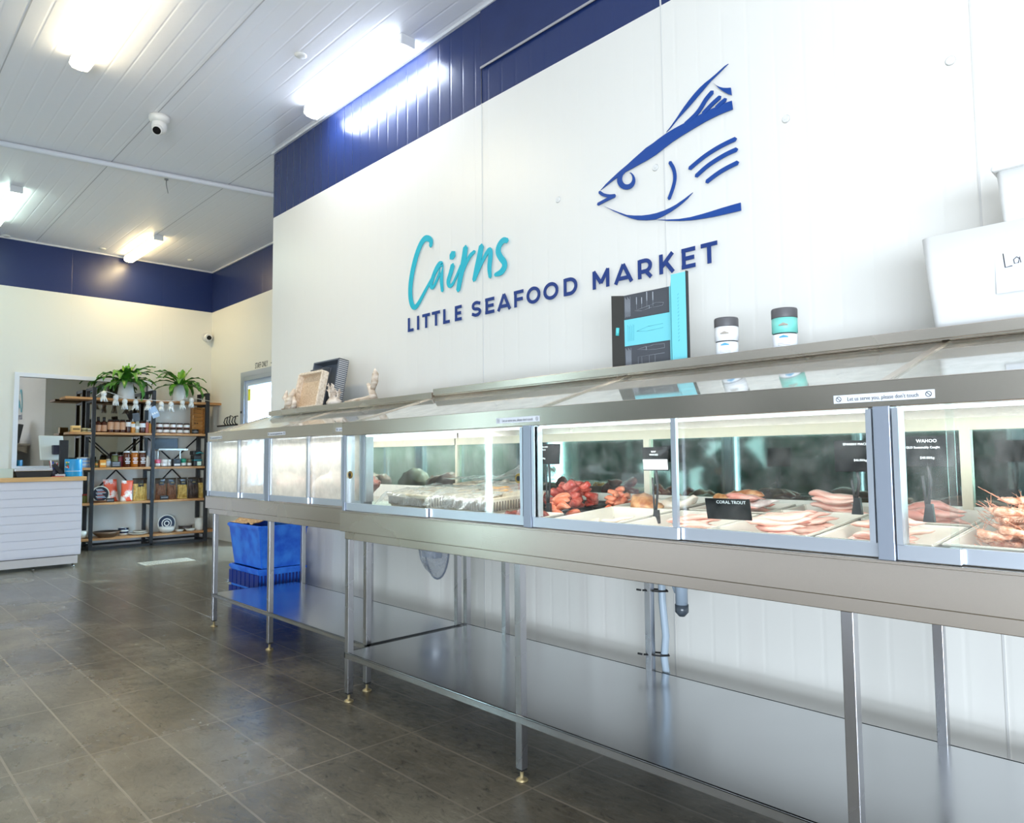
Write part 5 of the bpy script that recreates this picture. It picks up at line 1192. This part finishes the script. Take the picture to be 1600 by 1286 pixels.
# shelf two
z2 = ZS[1]
for u, lb in ((152.5, 'tall brown bottle with kraft label, first from the left upright'), (161.5, 'tall brown bottle with kraft label, second from the left upright')): jar('sauce_bottle', u, .036, .215, z2, B1, KL, lb, 'tall brown bottles', (.08, .48, KR), .06, neck=.5, cat='bottle')
for u, lb in ((172, 'wide brown jar with kraft label beside the tall bottles'), (181.5, 'wide brown jar with kraft label, middle of three'), (190.5, 'wide brown jar with kraft label, right of three')): jar('sauce_jar', u, .040, .185, z2, B1, KL, lb, 'wide brown jars', (.22, .80, KR), .02)
jar('sauce_jar', 199.5, .036, .185, z2, B1, KL, 'brown jar with a white label right of the kraft labelled jars', None, (.48, .82, WL))
jar('sauce_bottle', 207, .027, .20, z2, OR_, WHP, 'slim orange bottle with a white cap', None, (.4, .65, WL), .04, neck=.5, cat='bottle')
jar('sauce_bottle', 213.5, .028, .20, z2, CLR, KL, 'slim clear bottle right of the orange one', None, (.3, .5, WL), .03, neck=.6, cat='bottle')
jar('sauce_jar', 221.5, .044, .18, z2, B1, KL, 'wide dark jar with a white label left of the middle upright', None, (.45, .78, WL))
jar('sauce_bottle', 229, .022, .19, z2, mat('pink_bottle', (224, 140, 132), .3), WHP, 'pinkish slim bottle just left of the middle upright', None, None, .03, neck=.5, cat='bottle')
jar('sauce_bottle', 233, .020, .18, z2, OR_, KL, 'small orange bottle touching the middle upright', None, None, .03, neck=.5, cat='bottle', x=XI-.05)
j0 = None
for i in range(5):
    for r_ in range(2):
        u = 248+i*10.7; y = ry(u); z = z2+.0008+r_*.079
        lb = 'small white labelled jar in the %s row, %s' % (('lower', 'upper')[r_], ('at the left end by the upright', 'second from the upright', 'in the middle', 'second from the right', 'at the right end by the wooden crate')[i])
        if j0 is None:
            j0 = jar('spread_jar', u, .043, .075, z2, mat('spread_brown', (120, 64, 44), .3), KL, lb, 'small white labelled jars stacked two high', (.18, .72, WL), .014, neck=1.0)
        else: dup(j0, (XI, y, z), label=lb)
jar('round_tin', 304.5, .047, .068, z2, KL, mat('dark_lid', (50, 50, 52), .4), 'low black tin in front of the wooden crate', None, (.3, .6, mat('tin_grey', (120, 120, 120), .5)), .01, neck=1.0, cat='tin')
t = thing('wooden_crate', (-11.27, ry(310, -11.2), z2), 'upright honey-coloured wooden crate at the right end of the second shelf', 'crate')
y0, y1 = ry(300.5, -11.2), ry(321.5, -11.2); m = MB()
for k in range(6): zz = z2+.002+k*.065; m.box(-11.30, -11.285, y0+.02, y1-.02, zz, zz+.062)
m.build('crate_slats', wood('crate_pine', (168, 112, 50), (206, 150, 78), 1), t)
m = MB(); m.box(-11.31, -11.22, y0, y0+.02, z2+.001, z2+.41); m.box(-11.31, -11.22, y1-.02, y1, z2+.001, z2+.41); m.box(-11.31, -11.22, y0+.02, y1-.02, z2+.395, z2+.41); m.box(-11.31, -11.22, y0+.02, y1-.02, z2+.0005, z2+.0015); m.build('crate_frame', MATS['crate_pine'], t)
m = MB(); m.box(-11.284, -11.282, y0+.05, y0+.075, z2+.16, z2+.18); m.box(-11.284, -11.282, y0+.085, y0+.11, z2+.16, z2+.18); m.build('stamp', mat('stamp_brown', (90, 56, 28), .6), t)
# left overhang of shelf two
for u, w, h, c, lb in ((117, .052, .085, (222, 178, 104), 'small yellow carton at the left end of the second shelf'), (131.5, .040, .055, (196, 190, 140), 'low yellow-green tin left of the first upright'), (138.5, .034, .05, (206, 200, 170), 'low cream tin touching the first upright')):
    jar('carton' if w > .05 else 'round_tin', u, w, h, z2, mat('pack%d' % u, c, .5), mat('pack%dl' % u, [min(255, x+26) for x in c], .5), lb, None, (.3, .6, mat('pack%dp' % u, [x*.55 for x in c], .5)), .012, cat='box' if w > .05 else 'tin', sq=w > .05, neck=1.0)
# shelf three
z3 = ZS[2]
for i, (u, n_, lb) in enumerate(((117, 1, 'cream round tin at the left end of the third shelf'), (131, 3, None))):
    for k in range(n_):
        l2 = lb or 'pale blue and white round tin, %s of the stack of three' % ('bottom', 'middle', 'top')[k]
        jar('round_tin', u, .075 if i else .06, .046, z3, BLW, WHP, l2, None if not i else 'stacked pale blue tins', (.2, .6, mat('tin_cream', (222, 214, 202), .5) if not i else mat('tin_blue', (120, 160, 204), .5)), .012, z=z3+k*.0475, neck=1.0, cat='tin')
jar('spice_tin', 151.5, .02, .10, z3, GN, KL, 'slim olive tin just right of the first upright', None, (.3, .6, OR_), .02, cat='tin')
jar('spice_tin', 160.5, .040, .105, z3, OR_, OR_, 'square orange tin on the third shelf', None, (.3, .6, mat('lab_cream', (240, 214, 160), .5)), .01, sq=True, cat='tin')
jar('sauce_bottle', 169.5, .031, .155, z3, CLR, KL, 'squat bottle with a blue and white label', None, (.15, .55, BLW), .035, neck=.6, cat='bottle')
jar('sauce_jar', 180, .045, .185, z3, GN, mat('grey_metal_lid', (150, 150, 150), .3, .8), 'tall olive green jar behind the black sign block', None, None, .02, x=XI-.05)
jar('sauce_jar', 189, .037, .17, z3, mat('plum_jar', (130, 50, 66), .2), MATS['grey_metal_lid'], 'plum red jar behind the black sign block', None, None, .02, x=XI-.05)
m = MB(); y0, y1 = ry(175, -11.0), ry(190, -11.0); m.box(-11.03, -11.015, y0, y1, z3+.001, z3+.082, 0); 
for k in range(3): m.box(-11.015, -11.014, y0+.015, y1-.015, z3+.02+k*.02, z3+.028+k*.02, 1)
m.build('sign_block', [KL, mat('chalk_grey', (170, 170, 170), .6)], org=(-11.02, (y0+y1)/2, z3), label='black block sign with pale lines in front of the olive green jar', cat='sign')
for u, bm_, lb in ((198.5, B3, 'dark honey jar with white lettering'), (210.5, B2, 'light amber honey jar with white lettering'), (222.5, B3, 'dark amber honey jar beside the middle upright')):
    t = jar('honey_jar', u, .050, .225, z3, bm_, WHP, lb, None, None, .022)
    y = ry(u); m = MB()
    for k, w_ in enumerate((.026, .034, .020, .030)): m.box(XI+.0495, XI+.0515, y-w_, y+w_, z3+.05+k*.024, z3+.060+k*.024)
    m.build('lettering', WL, t)
jar('sauce_bottle', 231.5, .028, .16, z3, WHP, WHP, 'plain white bottle touching the middle upright', None, None, .02, x=XI+.02, cat='bottle', neck=.6)
for u, r_, h, b_, l_, lb in ((246.5, .042, .105, WL, PKJ, 'tin with a pink upper half'), (257, .045, .105, WL, WL, 'all white tin right of the pink topped tin'), (265, .025, .105, WL, WL, 'narrow white tin between the white tin and the black box'), (287, .038, .115, WL, TLJ, 'tin with a green-teal upper half'), (296, .034, .11, WL, mat('bronze_lid', (120, 108, 88), .4), 'tin with a brown-grey upper half left of the black cases')):
    jar('spice_tin', u, r_, h, z3, b_, l_, lb, None, (.02, .1, TXTK), h*.55, neck=1.0, cat='tin')
jar('carton', 275.5, .052, .11, z3, KL, KL, 'black carton with a small white mark between white and green-teal tins', None, (.1, .35, WL), .01, sq=True, cat='box')
t = thing('tool_case', (-11.1, ry(309), z3), 'stack of black cases with teal trim at the right end of the third shelf', 'case')
y0, y1 = ry(300, -11.1), ry(316.5, -11.1)
m = MB(); m.box(-11.2, -11.02, y0+.004, y1-.03, z3+.001, z3+.09, bev=.01); m.box(-11.19, -11.03, y0+.01, y1-.035, z3+.092, z3+.165, bev=.01); m.box(-11.2, -11.04, y0+.0, y1-.03, z3+.167, z3+.23, bev=.01); m.build('case_body', KL, t)
m = MB(); m.box(-11.2, -11.018, y0+.002, y1-.028, z3+.083, z3+.098, bev=.003); m.tube([(-11.02, y0+.03, z3+.19), (-11.015, y0+.09, z3+.205), (-11.02, y0+.14, z3+.19)], .009, 6); m.build('teal_trim', mat('trim_teal', (40, 150, 156), .4), t)
m = MB(); m.box(-11.019, -11.017, y0+.05, y0+.11, z3+.01, z3+.07); m.build('price_ticket', mat('ticket_mint', (206, 232, 216), .5), t)
t = thing('display_tray', (-11.18, ry(262, -11.2), z3+.25), 'black display panel above a silver tray under the second shelf', 'tray')
y0, y1 = ry(243, -11.2), ry(281, -11.2)
m = MB(); m.box(-11.30, -11.285, y0, y1, z3+.255, z3+.42, bev=.003); m.build('panel', mat('panel_black', (14, 14, 16), .25), t)
m = MB(); m.box(-11.284, -11.02, y0-.01, y1+.06, z3+.235, z3+.247, bev=.003); m.box(-11.03, -11.02, y0-.01, y1+.06, z3+.247, z3+.262, bev=.002)
for q in (y0+.03, y1): m.box(-11.2, -11.18, q-.008, q+.008, z3+.0015, z3+.234)
m.build('silver_shelf', mat('tray_silver', (190, 184, 172), .3, .8), t)
# shelf four
z4 = ZS[3]
jar('sauce_jar', 134, .035, .12, z4, GN, mat('red_lid', (168, 46, 44), .4), 'small jar with a red lid left of the first upright', None, None, .02)
t = thing('gift_platter', (-11.08, ry(160), z4), 'round black and blue printed platter pack standing on the fourth shelf', 'food pack')
yc = ry(159, -11.08)
m = MB(); R = Matrix.Rotation(math.radians(-12), 3, 'Y'); cc0 = Vector((-11.08, yc, z4+.115))
for rr, d_, mi in ((.112, .0, 0), (.098, .004, 1)):
    b = bmesh.new(); bmesh.ops.create_circle(b, cap_ends=True, radius=rr, segments=32)
    for v in b.verts: v.co = Vector((d_+.008, v.co.x, v.co.y))+cc0
    m.merge(b, mi)
m.tube([cc0+Vector((-.02, 0, 0)), cc0+Vector((.007, 0, 0))], .112, 32, 0)
for k in range(9): m.box(cc0.x+.0125, cc0.x+.014, yc-.06+.01*(k % 3), yc+.02+.015*(k % 4), cc0.z+.06-k*.016, cc0.z+.066-k*.016, 2+k % 3)
m.build('pack', [mat('pack_cream', (206, 200, 176), .5), mat('pack_navy_black', (24, 30, 44), .3), WL, BLW, mat('pack_coral', (214, 96, 76), .5)], t)
m = MB(); m.lathe([(0, 0), (.09, 0), (.115, .03), (.11, .03), (.085, .006), (0, .006)], (-11.08, yc, z4+.0005), 24); m.build('brown_dish', mat('dish_brown', (120, 74, 42), .5), t)
m = MB(); y0, y1 = ry(168.5, -11.0), ry(181, -11.0); m.box(-11.03, -11.0, y0, y1, z4+.001, z4+.055, 0, bev=.003); m.box(-11.0, -10.999, y0+.01, y1-.01, z4+.030, z4+.036, 1); m.box(-11.0, -10.999, y0+.01, y1-.01, z4+.016, z4+.021, 1)
m.build('sign_block', [KL, MATS['chalk_grey']], org=(-11.015, (y0+y1)/2, z4), label='small black sign block in front of the orange and white bag', cat='sign')
m = MB(); y0, y1 = ry(252.5, -11.0), ry(265, -11.0); m.box(-11.03, -11.0, y0, y1, z4+.001, z4+.06, 0, bev=.003); m.box(-11.0, -10.999, y0+.01, y1-.01, z4+.030, z4+.038, 1)
m.build('sign_block', [KL, MATS['chalk_grey']], org=(-11.015, (y0+y1)/2, z4), label='small black sign block in front of the dark pasta bags', cat='sign')
def bag(name, y0, y1, h, c_lo, c_hi, label, top=None, x=-11.10, tilt=0, card=None, stripes=None):
    t = thing(name, (x, (y0+y1)/2, z4), label, 'food bag'); m = MB(); n_, k_ = 10, 12; rows = []
    for i in range(k_+1):
        v = i/k_; row = []
        for j in range(2*n_):
            a = 2*PI*j/(2*n_); th = .045*(1-v)**.5*math.sin(PI*min(1, .25+v*.75))**.5+.004
            wy = (y1-y0)/2*(1-.10*math.sin(PI*v)); px = x+th*math.cos(a)+.006*noise.noise(Vector((v*9, j*.6, y0*9))); py = (y0+y1)/2+wy*math.sin(a)*(abs(math.sin(a))**-.25 if abs(math.sin(a)) > .05 else 1)+tilt*v*h
            row.append(m.bm.verts.new((px-.05*v*.4, py, z4+.001+h*v)))
        rows.append(row)
    for i in range(k_):
        for j in range(2*n_):
            f = m.bm.faces.new([rows[i][j], rows[i][(j+1) % (2*n_)], rows[i+1][(j+1) % (2*n_)], rows[i+1][j]]); f.smooth = True; f.material_index = 1 if (top and i >= k_*top) else 0
    m.bm.faces.new(rows[0]); f = m.bm.faces.new(rows[-1][::-1]); f.material_index = 1 if top else 0
    m.build('bag_body', [c_lo, c_hi], t)
    if card:
        m = MB(); z0, z1 = card; m.box(x+.030, x+.034, (y0+y1)/2-.035+tilt*h*.6, (y0+y1)/2+.035+tilt*h*.6, z4+h*z0, z4+h*z1, 0, bev=.001); m.box(x+.0341, x+.035, (y0+y1)/2-.02+tilt*h*.6, (y0+y1)/2+.02+tilt*h*.6, z4+h*(z0+z1)/2, z4+h*(z0+z1)/2+.008, 1); m.build('card_header', [KL, mat('gold_print', (200, 170, 90), .4)], t)
    if stripes:
        m = MB(); rnd = random.Random(int(y0*999))
        for k in range(16):
            yy = y0+.02+(y1-y0-.04)*k/15+rnd.uniform(-.004, .004); m.tube([(x+.042, yy, z4+.02), (x+.036, yy+rnd.uniform(-.012, .012), z4+h*rnd.uniform(.5, .68))], .0042, 5)
        m.build('pasta_strands', stripes, t)
    return t
PY = noisy('pasta_yellow', (196, 158, 72), (236, 206, 124), 30, (.3, .5), .3); PB = noisy('pasta_brown', (104, 66, 44), (158, 110, 80), 40, (.3, .5), .3); DK = noisy('pasta_dark', (50, 42, 40), (92, 72, 62), 30, (.25, .4), .3)
TOPB = mat('bag_top_dark', (60, 50, 40), .2)
OW = noisy('orange_white_bag', (232, 92, 54), (244, 236, 226), 7, (.3, .4), .1, lo=.47, hi=.53)
bag('snack_bag', ry(170), ry(192), .31, OW, OW, 'orange and white printed bag leaning left beside the platter pack', tilt=-.12, x=-11.20)
bag('snack_bag', ry(189), ry(208), .29, OW, OW, 'orange and white printed bag leaning right against the pasta', tilt=.05, x=-11.08)
bag('pasta_bag', ry(209), ry(232), .32, PY, TOPB, 'clear bag of long yellow pasta left of the middle upright', .72, card=(.62, .82), stripes=PY)
bag('pasta_bag', ry(244), ry(261), .31, PB, TOPB, 'bag of brown pasta just right of the middle upright', .72, card=(.68, .86), stripes=PB)
bag('pasta_bag', ry(262), ry(277), .31, PB, TOPB, 'bag of brown pasta, second to the right of the middle upright', .72, card=(.68, .86), stripes=PB, x=-11.11)
bag('pasta_bag', ry(278.5), ry(294), .31, PY, TOPB, 'bag of yellow pasta between brown and dark pasta', .66, card=(.68, .86), stripes=PY)
bag('pasta_bag', ry(295.5), ry(311), .31, DK, TOPB, 'bag of very dark pasta near the right end', .72, card=(.68, .86), stripes=DK, x=-11.11)
bag('pasta_bag', ry(312.5), ry(320), .30, PY, TOPB, 'narrow bag of yellow pasta at the right end by the last upright', .7, stripes=PY, x=-11.14)
# shelf five: crockery
z5 = ZS[4]
def dish(name, u, prof, label, mt, cat, x=-11.08, sy=1, group=None, mats=None, z=z5):
    y = ry(u, x); m = MB(); m.lathe(prof, (x, y, z+.001), 32, sy=sy, mats=mats); return m.build(name, mt, org=(x, y, z+.001), label=label, cat=cat, group=group)
CW = mat('crockery_white', (228, 226, 216), .3); CB = mat('crockery_brown', (118, 92, 70), .45); CN = mat('crockery_navy', (34, 42, 66), .25)
dish('bowl', 131.5, [(0, 0), (.045, 0), (.075, .045), (.085, .10), (.080, .10), (.068, .045), (0, .01)], 'white bowl left of the first upright on the bottom shelf', CW, 'bowl')
dish('bowl', 170, [(0, 0), (.10, 0), (.16, .05), (.175, .078), (.168, .078), (.15, .05), (0, .012)], 'wide brown bowl on the bottom shelf', [CB, mat('crockery_dark', (52, 40, 34), .4)], 'bowl', mats=[0, 0, 0, 0, 1, 1])
dish('cup', 196, [(0, 0), (.058, 0), (.064, .03), (.066, .055), (.067, .075), (.067, .105), (.062, .105), (.058, .01), (0, .01)], 'white cup with navy bands right of the brown bowl', [CW, CN], 'cup', x=-11.16, mats=[0, 0, 1, 0, 1, 0, 0, 0])
dish('plate', 219, [(0, 0), (.07, 0), (.125, .022), (.122, .026), (.065, .008), (0, .008)], 'flat white plate, lower of the two left of the middle upright', CW, 'plate')
dish('plate', 222, [(0, .027), (.05, .027), (.10, .048), (.098, .052), (.05, .034), (0, .034)], 'smaller white plate resting on the flat plate', mat('plate_cream', (222, 216, 200), .3), 'plate')
t = thing('plate', (-11.16, ry(263, -11.16), z5), 'navy and white ringed plate standing upright behind the white bowl', 'plate')
m = MB(); yc = ry(263, -11.16); rr = .125
for k, (r0, mi) in enumerate(((rr, 0), (.112, 1), (.072, 0), (.058, 1), (.040, 0), (.026, 1))):
    b = bmesh.new(); bmesh.ops.create_circle(b, cap_ends=True, radius=r0, segments=36)
    for v in b.verts: v.co = Vector((-11.16+.001*k-.02*0, yc+v.co.x, z5+.002+rr+v.co.y))
    m.merge(b, mi)
m.tube([(-11.17, yc, z5+.002+rr), (-11.1605, yc, z5+.002+rr)], rr, 36, 0); m.build('plate_disc', [CW, CN], t)
dish('bowl', 263, [(0, 0), (.06, 0), (.10, .03), (.115, .085), (.110, .085), (.09, .03), (0, .012)], 'deep white bowl in front of the navy ringed plate', CW, 'bowl', x=-11.05)
dish('bowl', 283, [(0, 0), (.04, 0), (.065, .032), (.06, .032), (0, .008)], 'small white bowl right of the deep bowl', CW, 'bowl', x=-11.05)
dish('bowl', 300, [(0, 0), (.05, 0), (.078, .036), (.072, .036), (0, .008)], 'small white bowl in front of the dark bowl', CW, 'bowl', x=-11.05)
dish('bowl', 292, [(0, 0), (.07, 0), (.092, .02), (.094, .075), (.088, .075), (.08, .02), (0, .01)], 'low dark brown and cream bowl behind the small white bowls', [mat('bowl_dark', (66, 54, 48), .4), CW], 'bowl', x=-11.20, mats=[0, 0, 0, 0, 1, 1])
dish('vase', 313.5, [(0, 0), (.062, 0), (.066, .01), (.066, .18), (.06, .18), (.058, .02), (0, .02)], 'plain white cylinder vase at the right end of the bottom shelf', CW, 'vase', x=-11.12)
# garland of little white figures under the top shelf
GX = -10.925
t0 = None
gp = [(162, 620), (181, 626), (195, 632), (212, 633), (231.5, 634), (252, 636), (267, 636), (285, 633), (299, 630)]
P3 = [at(u, v, 'x', GX) for u, v in gp]
m = MB(); line = [Vector((GX, 2.62, 2.10))]+[p+Vector((0, 0, .085)) for p in P3]+[Vector((GX, 4.15, 2.10))]
m.tube(line, .0035, 5); m.build('garland_string', mat('string_white', (226, 226, 220), .6), org=(GX, 3.3, 2.1), label='white string hung under the top shelf of the rack', cat='string')
for k, p in enumerate(P3):
    lb = 'little white hanging figure, %s' % ('farthest left', 'second from the left', 'third from the left', 'above the dark swing tag', 'just left of the middle upright', 'just right of the middle upright', 'third from the right', 'second from the right', 'farthest right')[k]
    if t0 is None:
        t0 = thing('hanging_figure', p, lb, 'ornament', 'white figures on the string')
        m = MB(); m.lathe([(0, -.04), (.022, -.036), (.034, -.012), (.034, .012), (.022, .034), (0, .040)], (p.x, p.y, p.z+.04), 14); m.build('head', WHP, t0)
        m = MB(); m.tube([(p.x, p.y, p.z+.078), (p.x, p.y, p.z+.088)], .003, 5)
        for q in range(7):
            a = 2*PI*q/7; m.tube([(p.x+.012*math.cos(a), p.y+.012*math.sin(a), p.z+.01), (p.x+.026*math.cos(a), p.y+.030*math.sin(a), p.z-.03), (p.x+.030*math.cos(a), p.y+.045*math.sin(a)+.012*(q % 2), p.z-.068)], [.014, .013, .006], 7)
        m.build('skirt', WHP, t0)
    else: dup(t0, p, rot=(0, 0, k*.9), label=lb)
m = MB(); p = at(213, 652, 'x', GX-.01); m.box(p.x-.003, p.x+.003, p.y-.045, p.y+.04, p.z-.06, p.z+.06, rot=Matrix.Rotation(.15, 3, 'X'), piv=p); m.build('swing_tag', mat('tag_dark', (78, 78, 82), .6), org=p, label='dark grey swing tag hanging among the figures', cat='tag')
m = MB(); p = at(241, 644, 'x', GX+.02); R = Matrix.Rotation(.45, 3, 'X'); m.box(p.x-.003, p.x+.003, p.y-.05, p.y+.05, p.z-.08, p.z+.08, 0, rot=R, piv=p)
for a, b in ((-.03, 1), (.0, 1), (.03, 1)): m.box(p.x+.003, p.x+.0045, p.y+a-.01, p.y+a+.01, p.z-.03, p.z-.005, 1, rot=R, piv=p)
m.build('swing_tag', [mat('tag_blue_grey', (160, 178, 200), .5), WL], org=p, label='pale blue-grey swing tag crossing the middle upright', cat='tag')

# pale striped panel laid flat on the floor in front of the rack
q = [at(u, v, 'z', 0) for u, v in ((217, 875), (292, 869), (305, 882), (225, 889))]
gx0, gx1 = sorted((min(p.x for p in q)+.3, max(p.x for p in q)-.3)); gy0, gy1 = min(p.y for p in q)+.08, max(p.y for p in q)-.08
t = thing('floor_slat_panel', ((gx0+gx1)/2, (gy0+gy1)/2, 0), 'pale slatted metal panel on the floor in front of the rack', 'drain')
m = MB(); m.box(gx0, gx1, gy0, gy0+.02, .0005, .008); m.box(gx0, gx1, gy1-.02, gy1, .0005, .008); m.box(gx0, gx0+.02, gy0+.02, gy1-.02, .0005, .008); m.box(gx1-.02, gx1, gy0+.02, gy1-.02, .0005, .008)
m.box(gx0+.02, gx1-.02, gy0+.02, gy1-.02, .0005, .003, 1); m.build('slat_frame', [mat('pale_slat_metal', (206, 200, 184), .35, .4), mat('slat_backing', (150, 146, 132), .5)], t)
m = MB(); n_ = 14
for k in range(n_):
    yy = gy0+.03+(gy1-gy0-.06)*k/(n_-1); m.box(gx0+.02, gx1-.02, yy-.006, yy+.006, .003, .0075)
m.build('slat_bars', MATS['pale_slat_metal'], t)
